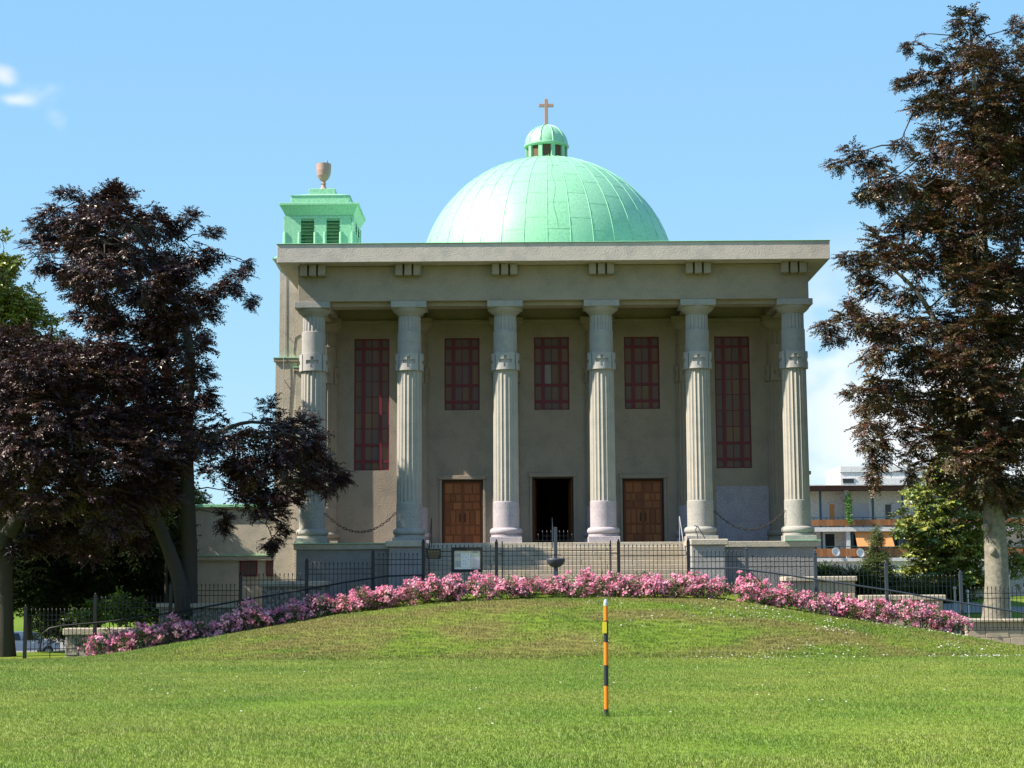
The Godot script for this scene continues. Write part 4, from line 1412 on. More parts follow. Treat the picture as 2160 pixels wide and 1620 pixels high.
	for q in [[244, 400, 12, 16, 1], [240, 412, 24, 18, 1], [246, 408, 14, 16, 1], [240, 420, 34, 26, 1], [255, 455, 46, 30, 2], [200, 445, 42, 18, 1], [150, 410, 34, 9, 1], [185, 425, 30, 10, 1], [175, 470, 56, 24, 2], [115, 445, 36, 14, 1], [85, 470, 34, 14, 1], [110, 490, 40, 16, 1], [290, 480, 40, 34, 2], [325, 425, 9, 16, 1], [335, 480, 28, 30, 1], [240, 510, 66, 34, 3], [170, 520, 60, 24, 2], [95, 530, 34, 12, 1], [70, 515, 26, 10, 1], [80, 545, 34, 12, 1], [120, 560, 46, 14, 1],
		[370, 480, 22, 20, 1], [400, 455, 18, 12, 1], [385, 510, 36, 22, 1], [440, 490, 26, 13, 1], [465, 500, 18, 9, 1], [320, 545, 54, 36, 2], [235, 570, 60, 36, 3], [160, 575, 44, 22, 2], [90, 565, 26, 8, 1], [420, 540, 34, 24, 1], [370, 570, 44, 30, 2], [300, 620, 60, 36, 3], [200, 620, 46, 28, 2], [160, 620, 26, 20, 1], [400, 620, 40, 26, 1], [515, 555, 14, 18, 1], [500, 585, 30, 18, 1], [480, 605, 32, 16, 1], [525, 630, 13, 18, 1], [455, 620, 24, 16, 1],
		[395, 650, 40, 30, 2], [405, 730, 40, 34, 2], [420, 770, 34, 30, 1], [410, 830, 34, 30, 1], [385, 880, 44, 30, 2], [405, 930, 40, 30, 1], [330, 680, 60, 36, 2], [240, 670, 50, 30, 2], [180, 660, 32, 24, 1], [400, 680, 40, 28, 1], [440, 660, 24, 20, 1], [360, 740, 52, 34, 2], [270, 730, 50, 34, 2], [430, 720, 22, 16, 1], [380, 800, 40, 34, 2], [300, 800, 46, 36, 2], [430, 790, 18, 20, 1], [430, 840, 24, 22, 1], [350, 860, 46, 34, 2],
		[470, 880, 40, 20, 1], [455, 920, 50, 30, 2], [530, 885, 40, 22, 1], [570, 860, 20, 18, 1], [525, 930, 46, 32, 2], [590, 910, 36, 28, 2], [640, 890, 30, 18, 1], [650, 930, 40, 28, 2], [590, 965, 46, 34, 2], [520, 985, 46, 34, 2], [450, 980, 40, 34, 2], [660, 975, 34, 26, 1], [700, 995, 30, 16, 1], [720, 1010, 18, 9, 1], [690, 1030, 24, 14, 1], [640, 1015, 34, 26, 2], [570, 1025, 44, 32, 2], [500, 1040, 36, 30, 1], [470, 1085, 14, 22, 1], [475, 1110, 9, 16, 1], [540, 1075, 24, 22, 1], [560, 1105, 22, 20, 1], [580, 1080, 26, 22, 1], [575, 1135, 14, 18, 1], [590, 1120, 16, 14, 1], [570, 1150, 7, 8, 1], [620, 1055, 26, 14, 1]]:
		var area: float = q[2] * q[3] / 3422.0
		ll.append([q[0], q[1], q[2], q[3], q[4], 4.0, clampf(28.0 + area * 160.0, 26.0, 190.0)])
	foliage_thing("purple_beech", "purple-leaved beech with forked trunk beside the portico", "tree", V(lb.x, ground_y(lb.x, zl) - 0.1, zl), left_stem, ll, zl, sprays.beech, purple, -0.06, 0.08, "beech trees", mat.bark, "leaf", 1.0, 0.22)
	# --- second purple beech, lower and farther left
	var z2 := 6.0 - 2.4
	var b2 := at(14, 1375, z2)
	var l2 := []
	for q in [[40, 715, 46, 30, 2], [110, 735, 56, 32, 2], [0, 745, 60, 40, 2], [190, 750, 60, 36, 2], [70, 785, 80, 46, 3], [160, 790, 80, 50, 3], [250, 800, 60, 44, 2], [10, 840, 80, 60, 3], [110, 870, 90, 60, 3], [220, 880, 90, 56, 3], [310, 890, 60, 50, 2], [40, 950, 90, 60, 3], [150, 960, 90, 60, 3], [260, 970, 80, 56, 3], [350, 960, 50, 44, 2], [20, 1040, 70, 44, 2], [110, 1050, 80, 44, 3], [210, 1050, 80, 44, 3], [300, 1050, 60, 40, 2], [130, 1105, 40, 24, 1], [240, 1105, 50, 24, 2], [70, 1090, 40, 24, 1], [-80, 800, 100, 70, 2], [-100, 900, 110, 90, 2], [-90, 1030, 100, 60, 2], [-200, 850, 90, 90, 1], [60, 1140, 60, 30, 1], [180, 1145, 60, 30, 1], [290, 1120, 50, 40, 1], [345, 1030, 40, 40, 2], [300, 820, 40, 30, 1]]:
		var area: float = q[2] * q[3] / 3422.0
		l2.append([q[0], q[1], q[2], q[3], q[4], 5.0, clampf(30.0 + area * 110.0, 24.0, 190.0)])
	foliage_thing("purple_beech", "broad dense purple-leaved beech overhanging the dark shrubs", "tree", V(b2.x, ground_y(b2.x, z2) - 0.1, z2), [stem([[8, 1400, 0.5], [9, 1330, 0.34], [9, 1200, 0.30], [16, 1050, 0.26], [50, 900, 0.2], [90, 780, 0.13], [110, 690, 0.05]], z2), stem([[16, 1130, 0.3], [80, 1020, 0.22], [160, 920, 0.16], [230, 820, 0.08]], z2 + 1.0)], l2, z2, sprays.beech, purple, -0.30, 0.12, "beech trees", mat.bark, "leaf", 1.0, 0.55)
	# --- green trees behind
	var yg := [Color(0.185, 0.225, 0.03), Color(0.24, 0.265, 0.042), Color(0.125, 0.175, 0.024), Color(0.21, 0.22, 0.036)]
	var mid := [Color(0.055, 0.095, 0.016), Color(0.075, 0.12, 0.02), Color(0.04, 0.075, 0.014)]
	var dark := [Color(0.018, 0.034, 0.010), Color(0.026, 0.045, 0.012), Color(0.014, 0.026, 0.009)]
	var zg := -14.0
	var g1 := at(0, 1330, zg)
	tree_set("lime_tree", "yellow-green tree rising behind the purple beeches", V(g1.x, 0, zg), zg, [[-10, 1330, 0.4], [-10, 1000, 0.3], [0, 700, 0.18], [5, 540, 0.06]], [[0, 500, 16, 20, 1], [10, 560, 30, 34, 2], [-10, 620, 50, 40, 2], [45, 640, 46, 30, 2], [20, 690, 56, 40, 2], [85, 680, 34, 22, 1], [115, 705, 26, 16, 1], [60, 730, 70, 36, 2], [-60, 690, 60, 50, 2], [130, 750, 50, 30, 2], [-60, 560, 50, 60, 2], [0, 800, 120, 60, 2]], 2.0, sprays.lime, yg, 130.0)
	var zt := -31.0
	var g2 := at(1985, 1300, zt)
	tree_set("hornbeam", "yellow-green bushy tree behind the copper beech trunk", V(g2.x, 0, zt), zt, [[1985, 1310, 0.3], [1990, 1180, 0.22], [2000, 1040, 0.14], [2020, 900, 0.05]], [[2025, 880, 22, 24, 1], [2020, 930, 36, 30, 2], [2010, 990, 50, 36, 2], [1955, 1045, 40, 26, 2], [2010, 1050, 60, 36, 2], [1925, 1085, 32, 22, 1], [1950, 1110, 50, 30, 2], [2020, 1110, 60, 40, 2], [1935, 1140, 40, 24, 1], [1975, 1160, 60, 30, 2], [2040, 1160, 50, 36, 2], [1965, 1205, 56, 24, 2], [2030, 1215, 60, 28, 2], [1990, 1240, 60, 22, 2], [2150, 1090, 40, 50, 1], [2160, 1170, 40, 40, 1], [2140, 1215, 30, 20, 1], [2075, 1090, 40, 60, 1]], 1.8, sprays.lime, yg + [mid[1]], 80.0, "tree", 1.4)
	# conical shrub in front of the balconies
	var zc := -33.0
	var g3 := at(1852, 1290, zc)
	tree_set("conical_shrub", "pointed pale green shrub before the wooden balconies", V(g3.x, 0, zc), zc, [[1852, 1300, 0.08], [1850, 1200, 0.05], [1849, 1120, 0.02]], [[1849, 1122, 5, 14, 1], [1850, 1145, 11, 14, 1], [1848, 1165, 18, 14, 1], [1858, 1180, 20, 14, 1], [1838, 1190, 22, 14, 1], [1862, 1205, 26, 16, 1], [1840, 1215, 26, 16, 1], [1870, 1230, 30, 18, 1], [1835, 1240, 30, 18, 1], [1855, 1260, 40, 20, 1]], 0.5, sprays.yew, [Color(0.10, 0.145, 0.04), Color(0.075, 0.12, 0.03), Color(0.17, 0.21, 0.07)], 900.0, "shrub", 1.0)
	# dark hedge behind the fence, right
	for q in [[1740.0, 1212.0, 44.0, 14.0, -30.0, "low clipped hedge beside the church's right corner"], [1800.0, 1238.0, 50.0, 30.0, -29.0, "dark low hedge below the conical shrub"], [1905.0, 1262.0, 60.0, 40.0, -27.0, "dense dark hedge behind the fence's lower rail"], [1990.0, 1272.0, 50.0, 40.0, -27.0, "dark hedge between conical shrub and beech trunk"]]:
		var b := at(q[0], q[1] + q[3], q[4])
		var n := 500 if q[3] > 20 else 220
		foliage_thing("hedge", q[5], "hedge", V(b.x, ground_y(b.x, q[4]), q[4]), [], [[q[0], q[1], q[2], q[3], 1, 0.0, n], [q[0], q[1] + q[3] * 0.9, q[2] * 1.1, q[3], 1, 0.0, n]], q[4], sprays.yew, [dark[1], mid[0], mid[2]], -1.0, -0.1, "hedges behind the fence", null, "needle", 1.3)
	# dark evergreens under the beeches, left
	var zs := 0.0
	var k := 0
	var names := ["dark yew shrub at the foot of the broad beech", "dark yew shrub between the two beech trunks", "tall dark yew shrub behind the forked trunk", "dark yew shrub behind the lowest fence panels"]
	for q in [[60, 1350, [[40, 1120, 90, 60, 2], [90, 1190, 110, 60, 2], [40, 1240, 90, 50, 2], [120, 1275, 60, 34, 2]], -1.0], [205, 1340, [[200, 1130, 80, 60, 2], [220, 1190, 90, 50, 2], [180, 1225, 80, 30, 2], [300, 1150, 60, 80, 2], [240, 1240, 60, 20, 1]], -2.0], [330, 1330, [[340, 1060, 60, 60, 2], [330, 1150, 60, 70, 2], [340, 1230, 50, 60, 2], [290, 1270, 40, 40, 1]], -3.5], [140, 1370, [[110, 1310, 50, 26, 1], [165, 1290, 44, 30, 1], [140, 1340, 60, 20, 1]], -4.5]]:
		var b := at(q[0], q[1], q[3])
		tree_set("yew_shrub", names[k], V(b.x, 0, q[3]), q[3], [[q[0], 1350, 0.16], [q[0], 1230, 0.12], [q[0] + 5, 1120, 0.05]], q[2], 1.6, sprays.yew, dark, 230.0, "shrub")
		k += 1
	# sunlit low maple leaves behind the fence
	foliage_thing("maple_sapling", "sunlit lime green sapling behind the fence by the stone wall", "sapling", V(at(255, 1330, 1.5).x, 0.2, 1.5), [stem([[255, 1335, 0.05], [250, 1290, 0.03], [260, 1265, 0.015]], 1.5)], [[250, 1285, 60, 22, 1, 0, 90], [215, 1300, 40, 16, 1, 0, 60], [290, 1305, 36, 16, 1, 0, 50], [180, 1300, 30, 14, 1, 0, 30]], 1.5, sprays.lime, [Color(0.13, 0.22, 0.02), Color(0.10, 0.18, 0.02)], -0.1, 0.1, "", mat.bark)
	foliage_thing("maple_sapling", "lime green leafy sapling between forked trunk and church wing", "sapling", V(at(352, 1330, 0.5).x, 0.2, 0.5), [stem([[352, 1335, 0.07], [350, 1200, 0.05], [356, 1040, 0.02]], 0.5)], [[350, 1010, 40, 20, 1, 0, 50], [340, 1045, 40, 24, 1, 0, 60], [320, 1110, 30, 18, 1, 0, 40], [420, 1045, 14, 20, 1, 0, 24], [340, 1080, 40, 20, 1, 0, 40], [310, 990, 40, 30, 1, 0, 40]], 0.5, sprays.lime, [Color(0.13, 0.22, 0.02), Color(0.09, 0.17, 0.02)], 0.0, 0.1, "", mat.bark)
	# row of trees closing the view far behind
	for q in [[-40, 1150, -45.0, "dark distant tree behind the parked car"], [180, 1120, -50.0, "dark distant tree behind the yew shrubs"], [380, 1110, -48.0, "dark distant tree behind the church's left wing"]]:
		var b := at(q[0], 1300, q[2])
		tree_set("distant_tree", q[3], V(b.x, 0, q[2]), q[2], [[q[0], 1380, 0.35], [q[0], 1200, 0.25], [q[0] + 4, 1080, 0.1]], [[q[0], 1080, 60, 50, 1], [q[0] - 60, 1140, 70, 60, 1], [q[0] + 60, 1140, 70, 60, 1], [q[0], 1180, 90, 60, 2], [q[0] - 50, 1230, 80, 50, 1], [q[0] + 50, 1230, 80, 50, 1]], 3.0, sprays.lime, mid + dark, 260.0, "tree", 1.9)


func tree_set(called: String, label: String, base: Vector3, z: float, st: Array, lobes: Array, depth: float, spray: Mesh, palette: Array, dens: float, category := "tree", size := 1.0) -> void:
	var ll := []
	for q in lobes:
		var area: float = q[2] * q[3] * pow((65.0 - z) / FPX, 2.0)
		ll.append([q[0], q[1], q[2], q[3], q[4], depth, clampf(16.0 + area * dens / (size * size), 14.0, 420.0)])
	base.y = ground_y(base.x, z) - 0.05
	foliage_thing(called, label, category, base, [stem(st, z)], ll, z, spray, palette, -0.3, 0.06, "", mat.bark, "needle" if called == "yew_shrub" else "leaf", size)


# ---------------------------------------------------------------- fence
const FZ := 6.0


func bar_mesh(h: float) -> ArrayMesh:
	var m := MB.new()
	m.box(V(-0.009, -h, -0.009), V(0.009, -0.10, 0.009))
	m.lathe([Vector2(0.009, -0.115), Vector2(0.02, -0.10), Vector2(0.012, -0.09), Vector2(0.026, -0.065), Vector2(0.0, 0.0)], Vector3.ZERO, 6)
	return m.mesh()


func fence_panel(parent: Node, x0: float, x1: float, tip: float, bar: ArrayMesh, h: float, bow: Variant = null) -> void:
	var o := group_node("panel", parent)
	var n := int(round((x1 - x0) / 0.145))
	for i in range(1, n):
		var x := lerpf(x0, x1, float(i) / n)
		var b := part("bar", bar, mat.iron, o)
		b.position = V(x, tip + (bow.call(x) if bow != null else 0.0), FZ)
	for dy in [0.25, 0.42, h - 0.10]:
		part("rail", bx(V(x0, tip - dy - 0.012, FZ - 0.022), V(x1, tip - dy + 0.012, FZ - 0.010)), mat.iron, o)


func fence_post(parent: Node, x: float, top: float, half := 0.055) -> void:
	var m := MB.new()
	m.box(V(-half, minf(0.0, ground_y(x, FZ)) - 0.3, -half), V(half, top - 0.10, half), 0.006)
	m.taper(V(0, top - 0.10, 0), Vector2(half + 0.01, half + 0.01), Vector2(half * 0.5, half * 0.5), 0.03)
	m.ball(V(0, top - 0.04, 0), 0.04)
	var o := part("post", m, mat.iron if x < 6.0 else mat.steel, parent)
	o.position = V(x, 0, FZ)


func build_fence() -> void:
	var bar := bar_mesh(1.5)
	# left wing, stepping down
	var lf := thing("iron_fence", "black iron spear fence stepping down left from the gate", "fence", Vector3.ZERO, "iron fences round the church")
	var lx := [-4.65, -6.38, -8.66, -10.93, -13.33, -15.91, -18.3]
	var lt := [3.42, 3.06, 2.78, 2.35, 2.03, 1.65, 1.26]
	var ltip := [2.97, 2.66, 2.30, 1.95, 1.55, 1.15]
	for i in 7: fence_post(lf, lx[i], lt[i])
	for i in 6: fence_panel(lf, lx[i + 1] + 0.06, lx[i] - 0.06, ltip[i], bar, 1.5)
	var rf := thing("iron_fence", "dark iron spear fence stepping down right from the gate", "fence", Vector3.ZERO, "iron fences round the church")
	var rx := [4.47, 6.47, 8.82, 11.24, 13.78, 16.3]
	var rt := [3.40, 3.11, 2.96, 2.59, 2.24, 1.80]
	var rtip := [3.0, 2.82, 2.50, 2.12, 1.70]
	for i in 6: fence_post(rf, rx[i], rt[i])
	for i in 5: fence_panel(rf, rx[i] + 0.06, rx[i + 1] - 0.06, rtip[i], bar, 1.6 if i > 2 else 1.5)
	# centre: gate with two leaves and fixed panels either side
	var cf := thing("iron_gate", "black iron double gate with raised middle spears before the stairs", "gate")
	fence_post(cf, -2.13, 3.40)
	fence_post(cf, 2.07, 3.38)
	fence_panel(cf, -4.58, -2.19, 3.24, bar, 1.5)
	fence_panel(cf, 2.13, 4.40, 3.22, bar, 1.5)
	var bow := func(x: float) -> float: return 0.47 if absf(x + 0.09) < 0.5 else (0.36 if absf(x + 0.09) < 0.66 else 0.0)
	fence_panel(cf, -2.02, -0.09, 3.24, bar, 1.5, bow)
	fence_panel(cf, -0.09, 1.90, 3.24, bar, 1.5, bow)
	for q in [[-0.55, 0.38, 3.50], [-0.80, 0.62, 3.35]]:
		part("rail", bx(V(q[0], q[2] - 0.01, FZ - 0.022), V(q[1], q[2] + 0.01, FZ - 0.010)), mat.iron, cf)
	for x in [-1.93, 1.80]:
		part("stile", bx(V(x - 0.022, 1.6, FZ - 0.02), V(x + 0.022, 3.33, FZ + 0.02)), mat.iron, cf)
		part("hinge", bx(V(minf(x, signf(x) * 2.1), 2.88, FZ - 0.012), V(maxf(x, signf(x) * 2.1), 2.91, FZ + 0.012)), mat.iron, cf)
	# handrails along the ramps
	for side in [[[[893, 1213], [815, 1215], [730, 1228], [640, 1244], [500, 1268], [380, 1290], [230, 1311], [130, 1320], [105, 1325], [88, 1338], [84, 1375]], "black pipe handrail sloping down the left ramp", "iron"], [[[1455, 1199], [1555, 1199], [1640, 1210], [1720, 1222], [1880, 1246], [2000, 1267], [2160, 1293], [2320, 1322]], "grey pipe handrail sloping down the right ramp", "steel"]]:
		var p := []
		var r := []
		for q in side[0]:
			p.append(at(q[0], q[1], FZ + 0.16))
			r.append(0.03)
		var h := thing("handrail", side[1], "handrail", V(p[0].x, ground_y(p[0].x, FZ), FZ), "handrails along the ramps")
		for i in p.size(): p[i] -= h.position
		var m := MB.new()
		m.tube(p, r, 8)
		part("rail", m, mat[side[2]], h)
		for i in p.size() - 1:
			if i % 2 == 0:
				var bp: Vector3 = p[i] + h.position
				var s := MB.new()
				s.tube([p[i], V(p[i].x, p[i].y - 0.02, p[i].z - 0.1)], [0.012, 0.012], 5)
				s.tube([V(p[i].x, p[i].y, p[i].z - 0.1), V(p[i].x, ground_y(bp.x, bp.z) - h.position.y - 0.1, p[i].z - 0.1)], [0.016, 0.016], 6)
				part("bracket", s, mat[side[2]], h)
	# notice board on the fence
	var a := at(953, 1207, FZ + 0.1)
	var b := at(1018, 1154, FZ + 0.1)
	var nb := thing("notice_board", "black framed glazed notice board with papers on the fence", "notice board", V((a.x + b.x) * 0.5, a.y, FZ + 0.1))
	var w := b.x - a.x
	var hh := b.y - a.y
	var hw := w * 0.5
	var fr := MB.new()
	fr.box(V(-hw, 0, -0.04), V(-hw + 0.085, hh, 0.035), 0.006)
	fr.box(V(hw - 0.085, 0, -0.04), V(hw, hh, 0.035), 0.006)
	fr.box(V(-hw + 0.085, 0, -0.04), V(hw - 0.085, 0.10, 0.035), 0.006)
	fr.box(V(-hw + 0.085, hh - 0.12, -0.04), V(hw - 0.085, hh, 0.035), 0.006)
	part("frame", fr, mat.black, nb)
	part("backing", bx(V(-hw + 0.08, 0.09, -0.03), V(hw - 0.08, hh - 0.11, -0.015)), mat.paper_green, nb)
	# sheets as fractions of the glazed area, measured from its lower left
	var gx := -hw + 0.085
	var gy := 0.10
	var gw := w - 0.17
	var gh := hh - 0.22
	for q in [[0.0, 0.0, 1.0, 0.08, "paper"], [0.04, 0.12, 0.25, 0.47, "paper_blue"], [0.02, 0.50, 0.25, 0.66, "paper_green"], [0.02, 0.67, 0.25, 0.84, "paper_dot"], [0.26, 0.09, 0.615, 0.87, "paper"], [0.30, 0.90, 0.62, 0.99, "paper_yellow"], [0.64, 0.02, 0.97, 0.65, "paper_pink"], [0.68, 0.68, 0.96, 0.84, "paper_green"], [0.70, 0.86, 0.90, 0.99, "black"]]:
		part("paper", bx(V(gx + gw * q[0], gy + gh * q[1], -0.0145), V(gx + gw * q[2], gy + gh * q[3], -0.011)), mat[q[4]], nb)
	for q in [[0.30, 0.62], [0.44, 0.61], [0.52, 0.81], [0.53, 0.49], [0.33, 0.26], [0.43, 0.25], [0.36, 0.76], [0.41, 0.40], [0.34, 0.44]]:
		part("print_mark", bx(V(gx + gw * q[0], gy + gh * q[1], -0.0105), V(gx + gw * q[0] + 0.035, gy + gh * q[1] + 0.03, -0.009)), mat.paper_dot, nb)
	for k in 7:
		part("print_line", bx(V(gx + gw * 0.70, gy + gh * (0.10 + 0.07 * k), -0.0105), V(gx + gw * (0.92 if k % 3 else 0.84), gy + gh * (0.115 + 0.07 * k), -0.009)), mat.paper_dot, nb)
	var gl := StandardMaterial3D.new()
	gl.resource_name = "board_glass"
	gl.transparency = BaseMaterial3D.TRANSPARENCY_ALPHA
	gl.albedo_color = Color(0.9, 0.95, 0.95, 0.08)
	gl.roughness = 0.05
	part("glass", bx(V(-hw + 0.085, 0.10, 0.012), V(hw - 0.085, hh - 0.12, 0.018)), gl, nb)
	# small black plate with gilt lines
	a = at(900, 1179, FZ + 0.05)
	b = at(930, 1158, FZ + 0.05)
	var sg := thing("plaque", "small black plaque with gilt lettering on the fence", "plaque", V(a.x, a.y, FZ + 0.05))
	w = b.x - a.x
	hh = b.y - a.y
	part("plate", bx(V(0, 0, -0.01), V(w, hh, 0.01), 0.004), mat.black, sg)
	part("rule", bx(V(w * 0.12, hh * 0.55, 0.0102), V(w * 0.93, hh * 0.60, 0.012)), mat.gold, sg)
	for row in [[0.66, 0.86, 8, 0.10, 0.92], [0.38, 0.46, 14, 0.14, 0.90], [0.25, 0.33, 12, 0.14, 0.86], [0.11, 0.18, 10, 0.20, 0.78]]:
		for i in int(row[2]):
			var f0 := lerpf(row[3], row[4], (i + 0.12) / row[2])
			var f1 := lerpf(row[3], row[4], (i + 0.62) / row[2])
			part("gilt_stroke", bx(V(w * f0, hh * row[0], 0.0102), V(w * f1, hh * row[1], 0.012)), mat.gold, sg)


# ---------------------------------------------------------------- things in the yard
func build_yard() -> void:
	# chains between the outer columns
	for q in [[COLX[0] + 0.5, COLX[1] - 0.5, "rusty iron chain hung between the two left columns"], [COLX[4] + 0.5, COLX[5] - 0.5, "rusty iron chain hung between the two right columns"]]:
		var cn := thing("chain", q[2], "chain", V(q[0], 4.6, 0.2), "chains between the columns")
		var link := MB.new()
		var ring := []
		var rr := []
		for k in 13:
			var a := TAU * k / 12.0
			ring.append(V(cos(a) * 0.085, sin(a) * 0.038, 0))
			rr.append(0.013)
		link.tube(ring, rr, 5, false)
		var lm := link.mesh()
		var span: float = q[1] - q[0]
		var n := 23
		for i in n:
			var t := (i + 0.5) / n
			var sag := -0.72 * 4.0 * t * (1.0 - t)
			var slope := -0.72 * 4.0 * (1.0 - 2.0 * t) / span
			var o := part("link", lm, mat.chain, cn)
			o.transform = Transform3D(Basis(Vector3.BACK, atan(slope)) * Basis(Vector3.RIGHT, PI * 0.5 * (i % 2)), V(span * t, sag, 0))
	# stone walls with caps along the ramps
	for q in [[548.0, 690.0, 1226.0, 1238.0, 4.6, "old whitish stone ramp wall with cap beneath the portico"], [330.0, 505.0, 1273.0, 1284.0, 4.9, "old stone ramp wall at the foot of the forked trunk"], [133.0, 330.0, 1325.0, 1340.0, 5.2, "old stone ramp wall with thick cap at the roses' low end"]]:
		stone_wall(q, mat.oldstone, mat.coping)
	for q in [[1655.0, 1808.0, 1216.0, 1227.0, 3.4, "pale stone ramp wall with broad cap right of the portico"], [1815.0, 1995.0, 1255.0, 1267.0, 3.8, "long low stone ramp wall behind the right roses"], [2035.0, 2320.0, 1306.0, 1313.0, 4.6, "low stone kerb wall beside the copper beech"]]:
		stone_wall(q, mat.step, mat.coping)
	# stair handrails
	for s in [-1.0, 1.0]:
		var h := thing("stair_rail", "thin metal handrail on the %s cheek of the church stairs" % ("left" if s < 0 else "right"), "handrail", V(s * 4.62, 3.24, 1.2), "stair handrails")
		var m := MB.new()
		m.tube([V(0, 0, 0), V(0, 1.05, 0)], [0.016, 0.016], 6)
		m.tube([V(0, 1.05, 0), V(0, 1.1, 0.06), V(s * 0.02, -0.45, 2.0)], [0.018, 0.018, 0.018], 6)
		m.tube([V(0, -0.2, 1.9), V(0, -1.3, 1.9)], [0.016, 0.016], 6)
		part("rail", m, mat.iron if s < 0 else mat.galva, h)
	var hk := thing("metal_bracket", "bent metal bracket on the right stair cheek cap", "bracket", V(5.1, 3.44, 2.4))
	var hm := MB.new()
	hm.tube([V(-0.05, 0.52, 0), V(0.08, 0.48, 0), V(0.22, 0.25, 0), V(0.36, 0.0, 0)], [0.02, 0.02, 0.02, 0.02], 6)
	part("bar", hm, mat.steel, hk)
	hm = MB.new()
	hm.tube([V(0.05, 0.49, 0), V(-0.01, 0.36, 0), V(0.06, 0.18, 0), V(0.07, 0.0, 0)], [0.018, 0.018, 0.018, 0.018], 6)
	part("hook", hm, mat.steel, hk)
	# steel post with half bowl in the roses
	var zc := 7.2
	var f := at(1173, 1262, zc)
	var ch := thing("bowl_post", "dark steel post carrying a half bowl in front of the gate", "post", V(f.x, ground_y(f.x, zc), zc))
	var top := at(1173, 1112, zc).y - ch.position.y
	var px := (65.0 - zc) / FPX
	part("post", bx(V(-3.6 * px, 0.4, -3.4 * px), V(3.6 * px, top, 3.4 * px), 0.008), mat.steel, ch)
	var ft := MB.new()
	ft.taper(V(0, -0.1, 0), Vector2(7.5 * px, 7.5 * px), Vector2(4.0 * px, 4.0 * px), 1.0)
	part("foot", ft, mat.steel, ch)
	var bw := MB.new()
	var by := at(1173, 1178, zc).y - ch.position.y
	var prof := []
	for i in 9:
		var a := PI * 0.5 * i / 8.0
		prof.append(Vector2(20.0 * px * sin(a), by - 20.0 * px * cos(a) * 0.98))
	for i in 9:
		var a := PI * 0.5 * (8 - i) / 8.0
		prof.append(Vector2(18.6 * px * sin(a), by - 18.4 * px * cos(a) * 0.98))
	bw.lathe(prof, Vector3.ZERO, 24, true)
	part("bowl", bw, mat.steel, ch)
	var hp := MB.new()
	var arc := []
	var ar := []
	for i in 11:
		var a := PI * i / 10.0
		arc.append(V(cos(a) * 17.0 * px, by + sin(a) * 9.0 * px, 0.06))
		ar.append(0.007)
	hp.tube(arc, ar, 5)
	part("hoop", hp, mat.iron, ch)
	var spk := MB.new()
	var y0 := top
	spk.tube([V(-6.0 * px, y0 - 0.7, 0.0), V(-6.0 * px, y0, 0.0), V(-6.6 * px, at(1167, 1092, zc).y - ch.position.y, 0.0)], [0.02, 0.02, 0.008], 6)
	part("spike", spk, mat.steel, ch)
	build_car()


func stone_wall(q: Array, body: Material, cap: Material) -> void:
	var z: float = q[4]
	var a := at(q[0], q[3], z)
	var b := at(q[1], q[3], z)
	var t := at(q[0], q[2], z).y
	var base := ground_y((a.x + b.x) * 0.5, z) - 1.0
	var o := thing("stone_wall", q[5], "wall", V((a.x + b.x) * 0.5, base, z), "stone walls along the ramps")
	var hx := (b.x - a.x) * 0.5
	# coursed blocks
	var y := 0.0
	var top := a.y - base
	var row := 0
	while y < top - 0.02:
		var h := minf(0.34, top - y)
		if top - y - h < 0.12: h = top - y
		var x := -hx + 0.08
		while x < hx - 0.1:
			var w := rng.randf_range(0.45, 0.85)
			if hx - 0.08 - x - w < 0.3: w = hx - 0.08 - x
			part("block", bx(V(x + 0.004, y + 0.004, -1.2), V(x + w - 0.004, y + h - 0.004, rng.randf_range(-0.03, -0.005)), 0.015), body, o)
			x += w
		y += h
		row += 1
	var x2 := -hx
	while x2 < hx - 0.05:
		var w := rng.randf_range(1.0, 1.5)
		if hx - x2 - w < 0.5: w = hx - x2
		part("cap", bx(V(x2 + 0.004, top + 0.002, -1.3), V(x2 + w - 0.004, t - base + rng.randf_range(-0.012, 0.012), 0.09), 0.03), cap, o)
		x2 += w


